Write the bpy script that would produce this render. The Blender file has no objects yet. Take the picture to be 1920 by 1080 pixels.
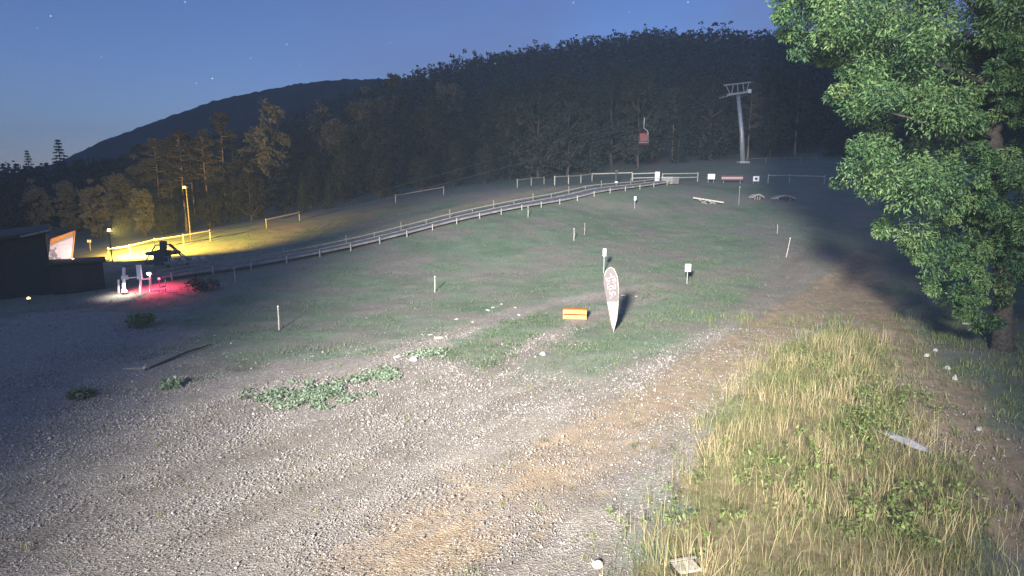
import bpy, math, random
import numpy as np
from mathutils import Vector, Matrix

random.seed(7)
rng = np.random.default_rng(11)
R = math.radians
scene = bpy.context.scene
col = scene.collection

# ------------------------------------------------------------------ camera
CAM_Z, PITCH, FPX = 6.6, R(10.0), 1144.0
cam_d = bpy.data.cameras.new('camera'); cam = bpy.data.objects.new('camera', cam_d); col.objects.link(cam)
cam.location = (0, 0, CAM_Z); cam.rotation_euler = (R(90) - PITCH, 0, 0)
cam_d.sensor_width = 36; cam_d.lens = 36 * FPX / 1920; cam_d.clip_end = 8000; cam_d.clip_start = 0.1
scene.camera = cam
scene.render.engine = 'CYCLES'
scene.cycles.use_denoising = True
scene.cycles.max_bounces = 5; scene.cycles.transparent_max_bounces = 6
scene.cycles.volume_bounces = 0
scene.cycles.sample_clamp_indirect = 3.0
scene.view_settings.view_transform = 'Standard'; scene.view_settings.look = 'None'
scene.view_settings.exposure = 0; scene.view_settings.gamma = 1

CP, SP = math.cos(PITCH), math.sin(PITCH)
def ray(px, py):
    a = (px - 960) / FPX; b = -(py - 540) / FPX
    return np.array([a, CP + b * SP, -SP + b * CP])
def at(px, py, Y):
    d = ray(px, py); t = Y / d[1]
    return Vector((d[0] * t, Y, CAM_Z + d[2] * t))

# ------------------------------------------------------------------ world: moonlit blue night sky with stars
w = bpy.data.worlds.new('World'); scene.world = w; w.use_nodes = True
nt = w.node_tree; nt.nodes.clear()
def N(t, **k):
    n = nt.nodes.new(t)
    for a, v in k.items(): setattr(n, a, v)
    return n
MOON_EL, MOON_AZ = 32.0, 205.0            # the moon stands behind the camera, to its left
sky = N('ShaderNodeTexSky', sky_type='NISHITA', sun_disc=False, sun_elevation=R(MOON_EL), sun_rotation=R(MOON_AZ), air_density=1.3, dust_density=0.0, ozone_density=4.0)
tc = N('ShaderNodeTexCoord')
tint = N('ShaderNodeMix', data_type='RGBA', blend_type='MULTIPLY'); tint.inputs[0].default_value = 1.0
tint.inputs[7].default_value = (0.52, 0.60, 0.98, 1)
nt.links.new(sky.outputs[0], tint.inputs[6])
cn = N('ShaderNodeTexNoise'); cn.inputs['Scale'].default_value = 1.9; cn.inputs['Detail'].default_value = 4; cn.inputs['Roughness'].default_value = 0.5
cmap = N('ShaderNodeMapping'); cmap.inputs['Scale'].default_value = (1.0, 1.0, 2.2); cmap.inputs['Location'].default_value = (0.55, 0.0, 0.2)
nt.links.new(tc.outputs['Generated'], cmap.inputs[0]); nt.links.new(cmap.outputs[0], cn.inputs[0])
cr = N('ShaderNodeMapRange'); cr.inputs[1].default_value = 0.3; cr.inputs[2].default_value = 0.6; cr.inputs[3].default_value = 0; cr.inputs[4].default_value = 0.8
nt.links.new(cn.outputs[0], cr.inputs[0])
cmix = N('ShaderNodeMix', data_type='RGBA'); cmix.inputs[7].default_value = (1.65, 1.8, 3.3, 1)
sx_ = N('ShaderNodeSeparateXYZ'); nt.links.new(tc.outputs['Generated'], sx_.inputs[0])
cx_ = N('ShaderNodeMapRange', interpolation_type='SMOOTHSTEP'); cx_.inputs[1].default_value = -0.45; cx_.inputs[2].default_value = 0.1; nt.links.new(sx_.outputs[0], cx_.inputs[0])
cm_ = N('ShaderNodeMath', operation='MULTIPLY'); nt.links.new(cr.outputs[0], cm_.inputs[0]); nt.links.new(cx_.outputs[0], cm_.inputs[1])
nt.links.new(cm_.outputs[0], cmix.inputs[0]); nt.links.new(tint.outputs[2], cmix.inputs[6])
bg = N('ShaderNodeBackground'); bg.inputs[1].default_value = 0.09
nt.links.new(cmix.outputs[2], bg.inputs[0])
STARS = [(70,52,.5),(95,30,.9),(190,107,.7),(368,156,1.4),(398,147,1.3),(538,83,.9),(470,109,.7),(732,80,.5),(564,123,.5),(347,4,1.0),
         (228,145,.35),(1075,5,.9),(1290,4,1.0),(1180,22,.4),(980,60,.35),(640,30,.3),(300,60,.3),(850,40,.3),(150,190,.3),(40,120,.3)]
acc = None
for (px, py, s) in STARS:
    d = Vector(ray(px, py)).normalized()
    dp = N('ShaderNodeVectorMath', operation='DOT_PRODUCT'); dp.inputs[1].default_value = d
    nt.links.new(tc.outputs['Generated'], dp.inputs[0])
    mr = N('ShaderNodeMapRange'); mr.inputs[1].default_value = math.cos(0.00095); mr.inputs[2].default_value = 1.0
    mr.inputs[3].default_value = 0; mr.inputs[4].default_value = s * 1.0
    nt.links.new(dp.outputs['Value'], mr.inputs[0])
    if acc is None: acc = mr.outputs[0]
    else:
        ad = N('ShaderNodeMath', operation='ADD'); nt.links.new(acc, ad.inputs[0]); nt.links.new(mr.outputs[0], ad.inputs[1]); acc = ad.outputs[0]
bg2 = N('ShaderNodeBackground'); bg2.inputs[0].default_value = (0.85, 0.92, 1, 1); nt.links.new(acc, bg2.inputs[1])
ads = N('ShaderNodeAddShader'); nt.links.new(bg.outputs[0], ads.inputs[0]); nt.links.new(bg2.outputs[0], ads.inputs[1])
wo = N('ShaderNodeOutputWorld'); nt.links.new(ads.outputs[0], wo.inputs[0])

# ------------------------------------------------------------------ moon, and the floodlight behind the webcam that lights the piste
sl = bpy.data.lights.new('moon', 'SUN'); so = bpy.data.objects.new('moon', sl); col.objects.link(so)
sl.energy = 0.4; sl.angle = R(0.5); sl.color = (0.28, 0.50, 1.0)
md = Vector((math.sin(R(MOON_AZ)) * math.cos(R(MOON_EL)), math.cos(R(MOON_AZ)) * math.cos(R(MOON_EL)), math.sin(R(MOON_EL))))
so.rotation_euler = md.to_track_quat('Z', 'Y').to_euler()
def spot(name, loc, aim, power, color, size=90, blend=0.5, rad=0.25):
    l = bpy.data.lights.new(name, 'SPOT'); o = bpy.data.objects.new(name, l); col.objects.link(o)
    l.energy = power; l.color = color; l.spot_size = R(size); l.spot_blend = blend; l.shadow_soft_size = rad
    o.location = loc; o.rotation_euler = (Vector(loc) - Vector(aim)).to_track_quat('Z', 'Y').to_euler()
    return o
def point(name, loc, power, color, rad=0.1):
    l = bpy.data.lights.new(name, 'POINT'); o = bpy.data.objects.new(name, l); col.objects.link(o)
    l.energy = power; l.color = color; l.shadow_soft_size = rad; o.location = loc
    return o
spot('piste_floodlight', (-12.0, -30, 20.0), (7.5, 43, 1.0), 950000, (1.0, 0.98, 0.93), 35.5, 1.0, 2.4)

# ------------------------------------------------------------------ materials
MATS = {}
def new_mat(name):
    m = bpy.data.materials.new(name); m.use_nodes = True
    t = m.node_tree; b = t.nodes['Principled BSDF']
    MATS[name] = m
    return m, t, b
def mat(name, c, rough=0.7, var=0.25, scale=6.0, metal=0.0, bump=0.0, emit=None):
    m, t, b = new_mat(name)
    n = t.nodes.new('ShaderNodeTexNoise'); n.inputs['Scale'].default_value = scale; n.inputs['Detail'].default_value = 5
    tcn = t.nodes.new('ShaderNodeTexCoord'); t.links.new(tcn.outputs['Object'], n.inputs[0])
    rp = t.nodes.new('ShaderNodeValToRGB')
    rp.color_ramp.elements[0].position = 0.3; rp.color_ramp.elements[1].position = 0.7
    rp.color_ramp.elements[0].color = (*[v * (1 - var) for v in c], 1); rp.color_ramp.elements[1].color = (*[min(1, v * (1 + var)) for v in c], 1)
    t.links.new(n.outputs[0], rp.inputs[0]); t.links.new(rp.outputs[0], b.inputs['Base Color'])
    b.inputs['Roughness'].default_value = rough; b.inputs['Metallic'].default_value = metal
    if bump:
        bp = t.nodes.new('ShaderNodeBump'); bp.inputs['Strength'].default_value = bump; bp.inputs['Distance'].default_value = 0.03
        t.links.new(n.outputs[0], bp.inputs['Height']); t.links.new(bp.outputs[0], b.inputs['Normal'])
    if emit:
        b.inputs['Emission Color'].default_value = (*emit[:3], 1); b.inputs['Emission Strength'].default_value = emit[3]
    return m
def leaf_mat(name, c0, c1, c2, transl=0.25, rough=0.55, obj_var=0.0):
    """foliage: colour picked per leaf from the point attribute 'var', some light passes through"""
    m, t, b = new_mat(name)
    a = t.nodes.new('ShaderNodeAttribute'); a.attribute_name = 'var'
    rp = t.nodes.new('ShaderNodeValToRGB'); e = rp.color_ramp.elements
    e[0].color = (*c0, 1); e[1].color = (*c2, 1); m_ = e.new(0.5); m_.color = (*c1, 1)
    t.links.new(a.outputs['Fac'], rp.inputs[0])
    colr = rp.outputs[0]
    if obj_var:
        oi = t.nodes.new('ShaderNodeObjectInfo')
        mr = t.nodes.new('ShaderNodeMapRange'); mr.inputs[3].default_value = 1 - obj_var; mr.inputs[4].default_value = 1 + obj_var
        t.links.new(oi.outputs['Random'], mr.inputs[0])
        hs = t.nodes.new('ShaderNodeHueSaturation'); t.links.new(mr.outputs[0], hs.inputs['Value']); t.links.new(colr, hs.inputs['Color'])
        colr = hs.outputs[0]
    t.links.new(colr, b.inputs['Base Color']); b.inputs['Roughness'].default_value = rough
    b.inputs['Specular IOR Level'].default_value = 0.25
    if transl:
        tr = t.nodes.new('ShaderNodeBsdfTranslucent'); t.links.new(colr, tr.inputs[0])
        mx = t.nodes.new('ShaderNodeMixShader'); mx.inputs[0].default_value = transl
        out = t.nodes['Material Output']
        t.links.new(b.outputs[0], mx.inputs[1]); t.links.new(tr.outputs[0], mx.inputs[2]); t.links.new(mx.outputs[0], out.inputs[0])
    return m

mat('pale_wood', (0.42, 0.38, 0.32), 0.8, 0.3, 9, bump=0.3)
mat('grey_wood', (0.26, 0.24, 0.21), 0.85, 0.35, 8, bump=0.3)
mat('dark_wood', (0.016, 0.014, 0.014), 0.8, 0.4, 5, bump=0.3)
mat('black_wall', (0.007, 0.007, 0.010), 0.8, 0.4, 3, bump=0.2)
mat('white_paint', (0.78, 0.78, 0.76), 0.5, 0.08, 5)
mat('galvanised', (0.33, 0.35, 0.36), 0.45, 0.18, 3, metal=0.3)
mat('dark_steel', (0.06, 0.06, 0.065), 0.5, 0.3, 8, metal=0.4)
mat('conveyor_belt', (0.11, 0.105, 0.11), 0.8, 0.35, 3)
mat('belt_rubber', (0.02, 0.02, 0.022), 0.75, 0.4, 10)
mat('orange_paint', (0.62, 0.25, 0.055), 0.55, 0.12, 12)
mat('orange_dark', (0.40, 0.13, 0.02), 0.6, 0.2, 12)
mat('red_paint', (0.16, 0.035, 0.035), 0.5, 0.2, 6)
mat('cream_fabric', (0.28, 0.24, 0.175), 0.8, 0.06, 8)
mat('mauve_fabric', (0.12, 0.095, 0.095), 0.8, 0.10, 8)
mat('print_white', (0.34, 0.31, 0.30), 0.8, 0.06, 20)
mat('lilac_panel', (0.55, 0.48, 0.62), 0.6, 0.1, 3)
mat('print_grey', (0.22, 0.22, 0.30), 0.7, 0.3, 8)
mat('bark', (0.07, 0.06, 0.055), 0.9, 0.5, 7, bump=0.9)
mat('big_bark', (0.05, 0.042, 0.036), 0.95, 0.6, 9, bump=1.0)
mat('pine_bark', (0.32, 0.24, 0.17), 0.9, 0.4, 5, bump=0.8)
mat('pale_stone', (0.36, 0.335, 0.29), 0.8, 0.15, 10, bump=0.5)
mat('grey_stone', (0.34, 0.32, 0.34), 0.85, 0.2, 8, bump=0.6)
mat('conveyor_rail', (0.24, 0.22, 0.215), 0.7, 0.35, 2)
mat('snow_net', (0.55, 0.52, 0.55), 0.7, 0.2, 12)
mat('sodium_bulb', (1, .8, .4), 0.4, 0.0, 3, emit=(1.0, 0.66, 0.18, 14))
mat('white_bulb', (1, 1, 1), 0.4, 0.0, 3, emit=(1.0, 0.92, 0.95, 14))
mat('red_bulb', (1, .1, .1), 0.4, 0.0, 3, emit=(1.0, 0.06, 0.12, 10))
mat('warm_bulb', (1, .8, .5), 0.4, 0.0, 3, emit=(1.0, 0.75, 0.30, 3))
leaf_mat('big_leaves', (0.028, 0.065, 0.032), (0.075, 0.145, 0.05), (0.15, 0.22, 0.08), 0.25)
leaf_mat('pine_needles', (0.05, 0.055, 0.035), (0.085, 0.085, 0.055), (0.14, 0.13, 0.085), 0.1, 0.7, 0.35)
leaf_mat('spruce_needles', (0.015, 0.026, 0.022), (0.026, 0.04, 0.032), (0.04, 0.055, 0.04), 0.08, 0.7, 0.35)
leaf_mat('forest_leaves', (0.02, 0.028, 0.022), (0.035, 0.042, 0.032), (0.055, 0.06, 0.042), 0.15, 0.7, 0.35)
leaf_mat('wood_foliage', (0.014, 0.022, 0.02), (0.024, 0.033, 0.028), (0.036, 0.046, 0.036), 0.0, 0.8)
leaf_mat('straw', (0.28, 0.21, 0.10), (0.44, 0.35, 0.18), (0.62, 0.53, 0.32), 0.2, 0.7)
leaf_mat('green_grass', (0.085, 0.11, 0.035), (0.18, 0.205, 0.075), (0.33, 0.32, 0.14), 0.25, 0.6)
leaf_mat('weed_leaves', (0.07, 0.11, 0.03), (0.13, 0.18, 0.055), (0.24, 0.27, 0.10), 0.25, 0.55)
leaf_mat('turf_blades', (0.07, 0.10, 0.05), (0.12, 0.155, 0.09), (0.21, 0.23, 0.15), 0.2, 0.7)
leaf_mat('pale_weed', (0.09, 0.14, 0.08), (0.17, 0.22, 0.14), (0.32, 0.36, 0.27), 0.2, 0.6)
leaf_mat('gravel_stone', (0.11, 0.095, 0.083), (0.27, 0.238, 0.21), (0.48, 0.435, 0.385), 0.0, 0.85)

# ------------------------------------------------------------------ mesh helpers
def fast_mesh(name, verts, faces, var=None, smooth=False):
    """verts (n,3), faces (m,k) arrays -> mesh"""
    me = bpy.data.meshes.new(name)
    verts = np.asarray(verts, np.float32); faces = np.asarray(faces, np.int32)
    m, k = faces.shape
    me.vertices.add(len(verts)); me.vertices.foreach_set('co', verts.ravel())
    me.loops.add(m * k); me.loops.foreach_set('vertex_index', faces.ravel())
    me.polygons.add(m)
    me.polygons.foreach_set('loop_start', np.arange(0, m * k, k, dtype=np.int32))
    me.polygons.foreach_set('loop_total', np.full(m, k, np.int32))
    if smooth: me.polygons.foreach_set('use_smooth', np.ones(m, bool))
    me.update(calc_edges=True)
    if var is not None:
        at_ = me.attributes.new('var', 'FLOAT', 'POINT'); at_.data.foreach_set('value', np.asarray(var, np.float32))
    return me
def link(name, me, m, parent=None, label=None, cat=None, group=None, kind=None):
    o = bpy.data.objects.new(name, me); col.objects.link(o)
    if me is not None and m is not None and len(me.materials) == 0: me.materials.append(MATS[m])
    if parent is not None: o.parent = parent
    tag(o, label, cat, group, kind)
    return o
def tag(o, label=None, cat=None, group=None, kind=None):
    if label: o['label'] = label
    if cat: o['category'] = cat
    if group: o['group'] = group
    if kind: o['kind'] = kind
    return o
def thing(name, label, cat, loc=(0, 0, 0), rz=0.0, group=None):
    o = bpy.data.objects.new(name, None); col.objects.link(o); o.empty_display_size = 0.3
    o.location = loc; o.rotation_euler = (0, 0, rz)
    return tag(o, label, cat, group)
class MB:
    def __init__(s): s.v = []; s.f = []
    def box(s, c, size, rot=None):
        b = len(s.v); hx, hy, hz = [q / 2 for q in size]
        for z in (-hz, hz):
            for (x, y) in ((-hx, -hy), (hx, -hy), (hx, hy), (-hx, hy)):
                p = Vector((x, y, z))
                if rot is not None: p = rot @ p
                s.v.append(tuple(p + Vector(c)))
        for q in ((3, 2, 1, 0), (4, 5, 6, 7), (0, 1, 5, 4), (1, 2, 6, 5), (2, 3, 7, 6), (3, 0, 4, 7)): s.f.append([b + i for i in q])
        return s
    def bar(s, a, b_, wx, wz):
        a = Vector(a); b_ = Vector(b_); d = b_ - a
        q = d.to_track_quat('X', 'Z').to_matrix()
        return s.box((a + b_) / 2, (d.length, wx, wz), q)
    def tube(s, pts, rad, n=8, cap=True):
        pts = [Vector(p) for p in pts]
        if not hasattr(rad, '__len__'): rad = [rad] * len(pts)
        b = len(s.v)
        for i, p in enumerate(pts):
            d = (pts[min(i + 1, len(pts) - 1)] - pts[max(i - 1, 0)])
            q = d.to_track_quat('Z', 'Y')
            for k in range(n):
                a = 2 * math.pi * k / n
                s.v.append(tuple(p + q @ Vector((math.cos(a) * rad[i], math.sin(a) * rad[i], 0))))
        for i in range(len(pts) - 1):
            for k in range(n):
                k2 = (k + 1) % n
                s.f.append([b + i * n + k, b + i * n + k2, b + (i + 1) * n + k2, b + (i + 1) * n + k])
        if cap:
            s.f.append([b + k for k in range(n)][::-1]); s.f.append([b + (len(pts) - 1) * n + k for k in range(n)])
        return s
    def prism(s, outline, y0, y1):
        """outline of (x,z) points, extruded along y"""
        b = len(s.v); n = len(outline)
        for y in (y0, y1):
            for (x, z) in outline: s.v.append((x, y, z))
        s.f.append([b + i for i in range(n)]); s.f.append([b + n + i for i in range(n)][::-1])
        for i in range(n):
            j = (i + 1) % n; s.f.append([b + i, b + n + i, b + n + j, b + j])
        return s
    def mesh(s, name, smooth=False):
        me = bpy.data.meshes.new(name); me.from_pydata(s.v, [], s.f); me.update()
        if smooth:
            me.polygons.foreach_set('use_smooth', np.ones(len(me.polygons), bool))
        return me
    def build(s, name, m, parent=None, smooth=False, **k):
        return link(name, s.mesh(name, smooth), m, parent, **k)

# ------------------------------------------------------------------ terrain height
A_ = np.array([-23.0, 36.5]); B_ = np.array([18.5, 71.0])        # the conveyor lift in plan
def on_line(px, py):
    d = ray(px, py); k = d[0] / d[1]
    t = (k * A_[1] - A_[0]) / ((B_[0] - A_[0]) - k * (B_[1] - A_[1]))
    Y = A_[1] + t * (B_[1] - A_[1])
    return at(px, py, Y)
ctrl = []
for (px, py) in ((230, 540), (340, 520), (440, 507), (527, 492), (680, 461), (840, 420), (990, 388), (1115, 362), (1250, 345)):
    ctrl.append(on_line(px, py))
for (px, py, Y) in (
    (1148, 625, 26), (960, 505, 40), (960, 600, 28.2), (700, 560, 33), (1150, 500, 40), (1300, 430, 53), (1288, 532, 36.5),
    (1150, 400, 58), (1400, 400, 60), (1560, 430, 55), (1620, 500, 42), (1560, 540, 37), (1750, 500, 42), (1900, 480, 46),
    (1150, 345, 74), (1300, 342, 74), (1400, 344, 75), (1530, 345, 76), (1700, 350, 78), (1900, 350, 80), (2150, 380, 80),
    (1393, 305, 96), (1530, 298, 110), (1200, 318, 97), (1700, 300, 112), (1950, 300, 115),
    (460, 425, 65), (380, 437, 61), (300, 457, 56), (220, 474, 53), (120, 482, 55), (0, 470, 60), (-150, 470, 60),
    (420, 470, 53), (330, 486, 48), (250, 500, 46), (180, 512, 44),
    (700, 380, 78), (900, 347, 88), (1060, 334, 92), (560, 405, 70),
    (300, 440, 84), (100, 440, 80), (450, 410, 90), (-100, 430, 100),
    (600, 345, 130), (800, 310, 135), (1000, 292, 135), (1200, 270, 140), (1450, 245, 150), (1700, 240, 150),
    (100, 395, 150), (300, 375, 160), (450, 350, 165), (-150, 410, 150),
    (600, 246, 240), (700, 212, 260), (800, 190, 270), (900, 166, 290), (1050, 138, 310), (1200, 114, 320), (1450, 130, 330), (1700, 145, 330), (2000, 175, 330),
    (450, 318, 250), (250, 350, 250), (50, 375, 230), (-200, 390, 230),
    (600, 270, 420), (900, 205, 430), (1200, 165, 450), (1500, 170, 450), (1800, 190, 450), (300, 350, 420), (0, 370, 400), (-300, 385, 380)):
    ctrl.append(at(px, py, Y))
for x in (-70, -40, -26, -14, -5, 4, 14, 26, 45, 80):
    for y in (-40, -12, 4, 13, 21):
        ctrl.append(Vector((x, y, 0)))
for (x, y, z) in ((-32, 30, -.1), (-45, 32, 0), (-20, 28, 0), (-8, 26, 0), (24, 27, 0), (34, 30, 0.2), (60, 34, 1), (-60, 50, 0.3), (110, 60, 6), (-120, 40, 0), (130, 0, 0), (-140, -20, 0),
                  (180, 120, 22), (-160, 110, 2), (-8, 33, 0.1), (-16, 31, 0.05), (0, 31, 0.1)):
    ctrl.append(Vector((x, y, z)))
C = np.array([tuple(c) for c in ctrl])
def _k(r2): return 0.5 * r2 * np.log(r2 + 1e-6)
SC = 30.0
def _tps_fit():
    P = C[:, :2] / SC; n = len(P)
    r2 = ((P[:, None] - P[None]) ** 2).sum(-1)
    K = _k(r2) + np.eye(n) * 2e-3
    L = np.zeros((n + 3, n + 3)); L[:n, :n] = K
    L[:n, n] = 1; L[:n, n + 1:] = P; L[n, :n] = 1; L[n + 1:, :n] = P.T
    return np.linalg.solve(L, np.concatenate([C[:, 2], [0, 0, 0]]))
W_ = _tps_fit()
def H(x, y):
    x = np.clip(np.atleast_1d(np.asarray(x, float)), -330, 400); y = np.clip(np.atleast_1d(np.asarray(y, float)), -40, 450)
    P = C[:, :2] / SC; out = np.zeros(x.shape).ravel(); xf = x.ravel() / SC; yf = y.ravel() / SC
    for i in range(0, len(xf), 20000):
        a = xf[i:i + 20000]; b = yf[i:i + 20000]
        r2 = (a[:, None] - P[None, :, 0]) ** 2 + (b[:, None] - P[None, :, 1]) ** 2
        out[i:i + 20000] = _k(r2) @ W_[:-3] + W_[-3] + a * W_[-2] + b * W_[-1]
    return out.reshape(x.shape)
def hz(x, y): return float(H(x, y)[0])
_YS = np.concatenate([np.arange(4, 120, 0.25), np.arange(120, 440, 2)])
def ground_at(px, py):
    d = ray(px, py); t = _YS / d[1]
    z = CAM_Z + d[2] * t; g = H(d[0] * t, _YS)
    idx = np.where(z - g <= 0)[0]
    if len(idx) == 0 or idx[0] == 0: i = 0; Y = _YS[0]
    else:
        i = idx[0]; f0 = z[i - 1] - g[i - 1]; f1 = z[i] - g[i]; Y = _YS[i - 1] + (_YS[i] - _YS[i - 1]) * f0 / (f0 - f1)
    x = d[0] * Y / d[1]
    return Vector((x, Y, hz(x, Y)))
def poly_world(pts): return np.array([tuple(ground_at(*p))[:2] for p in pts])
def poly_sd(poly, x, y):
    """signed distance, positive inside"""
    n = len(poly); ins = np.zeros(x.shape, bool); dist = np.full(x.shape, 1e9)
    for i in range(n):
        x1, y1 = poly[i]; x2, y2 = poly[(i + 1) % n]
        c = ((y1 > y) != (y2 > y)); xi = (x2 - x1) * (y - y1) / (y2 - y1 + 1e-12) + x1
        ins ^= c & (x < xi)
        dx, dy = x2 - x1, y2 - y1; t = np.clip(((x - x1) * dx + (y - y1) * dy) / (dx * dx + dy * dy + 1e-9), 0, 1)
        dist = np.minimum(dist, np.hypot(x - x1 - t * dx, y - y1 - t * dy))
    return np.where(ins, dist, -dist)
def line_d(pts, x, y):
    dist = np.full(x.shape, 1e9)
    for i in range(len(pts) - 1):
        x1, y1 = pts[i]; x2, y2 = pts[i + 1]; dx, dy = x2 - x1, y2 - y1
        t = np.clip(((x - x1) * dx + (y - y1) * dy) / (dx * dx + dy * dy + 1e-9), 0, 1)
        dist = np.minimum(dist, np.hypot(x - x1 - t * dx, y - y1 - t * dy))
    return dist
_ph = rng.uniform(0, 6.28, (40, 2)); _dr = rng.uniform(0, 6.28, 40)
def fnoise(x, y, scale, oct=4):
    o = np.zeros(np.shape(x)); a = 1.0; tot = 0
    for i in range(oct):
        f = 2 ** i / scale * 6.28
        for j in range(4):
            k = (i * 4 + j) % 40; ang = _dr[k]
            o = o + a * np.sin((x * math.cos(ang) + y * math.sin(ang)) * f + _ph[k, 0] + 1.7 * np.sin((x * math.sin(ang) - y * math.cos(ang)) * f * .6 + _ph[k, 1]))
        tot += a * 2.0; a *= 0.55
    return o / tot
sstep = lambda a, b, v: (lambda t: t * t * (3 - 2 * t))(np.clip((v - a) / (b - a), 0, 1))

GRAVEL = poly_world([(-500, 1300), (-700, 1080), (-700, 800), (-300, 640), (60, 590), (200, 580), (300, 600), (330, 690), (400, 715), (520, 700), (690, 672), (830, 636), (960, 602), (1040, 612), (985, 650), (930, 690), (1020, 712), (1110, 705), (1260, 648),
                     (1380, 580), (1440, 520), (1480, 470), (1540, 480), (1500, 560), (1440, 640), (1385, 735), (1340, 820), (1270, 930), (1190, 1079), (1080, 1280)])
TALL = poly_world([(1020, 1260), (1150, 1079), (1260, 930), (1320, 820), (1370, 740), (1430, 680), (1500, 635), (1590, 610), (1650, 640), (1690, 720), (1720, 800), (1790, 870), (1850, 980), (1900, 1079), (1960, 1260)])
PATCH = poly_world([(1010, 694), (1100, 702), (1250, 642), (1370, 572), (1430, 505), (1300, 478), (1210, 505), (1190, 575), (1090, 612), (1040, 655)])
PATCH2 = poly_world([(805, 672), (900, 690), (985, 645), (1060, 606), (1010, 585), (900, 622)])
DIRTROAD = poly_world([(420, 1280), (700, 1079), (900, 965), (1080, 850), (1250, 760), (1360, 680), (1470, 610), (1560, 550), (1620, 480)])
STRIP = poly_world([(640, 700), (760, 665), (850, 630), (960, 590), (1060, 562), (1230, 540)])
STRIP2 = poly_world([(900, 710), (1000, 655), (1060, 612), (1190, 572), (1240, 555)])
DIRT2 = poly_world([(640, 1280), (860, 1079), (1000, 960), (1150, 830), (1300, 720)])
PATH = poly_world([(1600, 520), (1630, 590), (1690, 660), (1760, 790), (1850, 880), (1960, 980)])
UPPER = np.array([A_ + np.array([-2.5, 2.8]), B_ + np.array([-4, 3.0])])
def zones(x, y):
    n1 = fnoise(x, y, 5.0); n2 = fnoise(x + 31, y - 17, 1.6, 3)
    edge = n1 * 0.5 + n2 * 0.35
    g = sstep(-3.2, 2.6, poly_sd(GRAVEL, x, y) * 0.8 + edge * 2.2)
    g = g * (1 - sstep(-0.8, 0.9, np.maximum(poly_sd(PATCH, x, y), poly_sd(PATCH2, x, y)) + edge * .9))
    sw = np.minimum(line_d(STRIP, x, y), line_d(STRIP2, x, y) * 1.3)
    g = np.maximum(g, (1 - sstep(.15, 1.7, sw + edge * 1.1)) * .8)
    d = (1 - sstep(0.5, 2.5, line_d(DIRTROAD, x, y) + edge * 1.1)) * 0.8
    d = np.maximum(d, (1 - sstep(0.1, 0.8, line_d(DIRT2, x, y) + edge * 0.7)) * 0.7)
    d = d * (1 - .75 * sstep(22, 11, y) * (1 - sstep(.35, .75, bands(x, y))))
    d = np.maximum(d, (1 - sstep(0.5, 2.6, line_d(PATH, x, y) + edge)) * 0.9)
    d = np.maximum(d, (1 - sstep(0.6, 2.4, line_d(UPPER, x, y) + edge)) * 0.55)
    t = sstep(-0.3, 0.8, poly_sd(TALL, x, y) + edge)
    return g, d, t, n1, n2
def bands(x, y):
    q = line_d(DIRTROAD, x, y) + .35 * fnoise(x, y, 6.0, 2)
    b_ = np.sin(q * 2.3) * .5 + np.sin(q * 5.1 + 1.0) * .3 + np.sin(q * 9.7) * .2
    return np.clip(.5 + .5 * b_ * (.6 + .6 * fnoise(x + 9, y, 4.0, 2)), 0, 1) * np.exp(-np.maximum(0, q - 7) / 4)

def axis(lo, hi, fine_lo, fine_hi, step, grow=1.12):
    a = list(np.arange(fine_lo, fine_hi + 1e-6, step)); s = step
    while a[-1] < hi: s *= grow; a.append(a[-1] + s)
    s = step
    while a[0] > lo: s *= grow; a.insert(0, a[0] - s)
    return np.array(a)
xs = axis(-1200, 1200, -34, 40, 0.3); ys = axis(-180, 1150, 3, 84, 0.3)
X, Y = np.meshgrid(xs, ys)
Z = H(X, Y)
g, d, t, n1, n2 = zones(X, Y)
near = np.exp(-np.maximum(0, np.hypot(X, Y) - 60) / 30)
Z2 = Z + near * (0.03 * n1 + 0.012 * n2) - 0.05 * near * np.where(Y < 40, d, d * .3)
lump = fnoise(X * .8, Y, 2.2, 3); Z2 += near * 0.045 * (1 - g) * np.maximum(0, lump)
BD = bands(X, Y); Z2 -= near * .045 * BD * g
ny, nx = X.shape
idx = np.arange(ny * nx).reshape(ny, nx)
faces = np.stack([idx[:-1, :-1], idx[:-1, 1:], idx[1:, 1:], idx[1:, :-1]], -1).reshape(-1, 4)
gm = fast_mesh('ground', np.stack([X, Y, Z2], -1).reshape(-1, 3), faces, smooth=True)
ca = gm.color_attributes.new('zone', 'FLOAT_COLOR', 'POINT')
cc = np.stack([g, d, t, BD], -1).astype(np.float32); ca.data.foreach_set('color', cc.ravel())

# ground material: turf, gravel, earth mixed by the zones
m, tn, b = new_mat('ground_mat')
def T(t_, **k):
    n = tn.nodes.new(t_)
    for a, v in k.items(): setattr(n, a, v)
    return n
L_ = tn.links.new
gc = T('ShaderNodeTexCoord'); za = T('ShaderNodeVertexColor'); za.layer_name = 'zone'
sp = T('ShaderNodeSeparateColor'); L_(za.outputs[0], sp.inputs[0])
def noise(sc, det=4, rough=0.55, xyz=None):
    n = T('ShaderNodeTexNoise'); n.inputs['Scale'].default_value = sc; n.inputs['Detail'].default_value = det; n.inputs['Roughness'].default_value = rough
    if xyz:
        mp = T('ShaderNodeMapping'); mp.inputs['Scale'].default_value = xyz; L_(gc.outputs['Object'], mp.inputs[0]); L_(mp.outputs[0], n.inputs[0])
    else: L_(gc.outputs['Object'], n.inputs[0])
    return n.outputs[0]
def ramp(src, stops):
    r = T('ShaderNodeValToRGB'); e = r.color_ramp.elements
    e[0].position, e[0].color = stops[0][0], (*stops[0][1], 1); e[1].position, e[1].color = stops[-1][0], (*stops[-1][1], 1)
    for p, c in stops[1:-1]: q = e.new(p); q.color = (*c, 1)
    L_(src, r.inputs[0]); return r.outputs[0]
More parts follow.
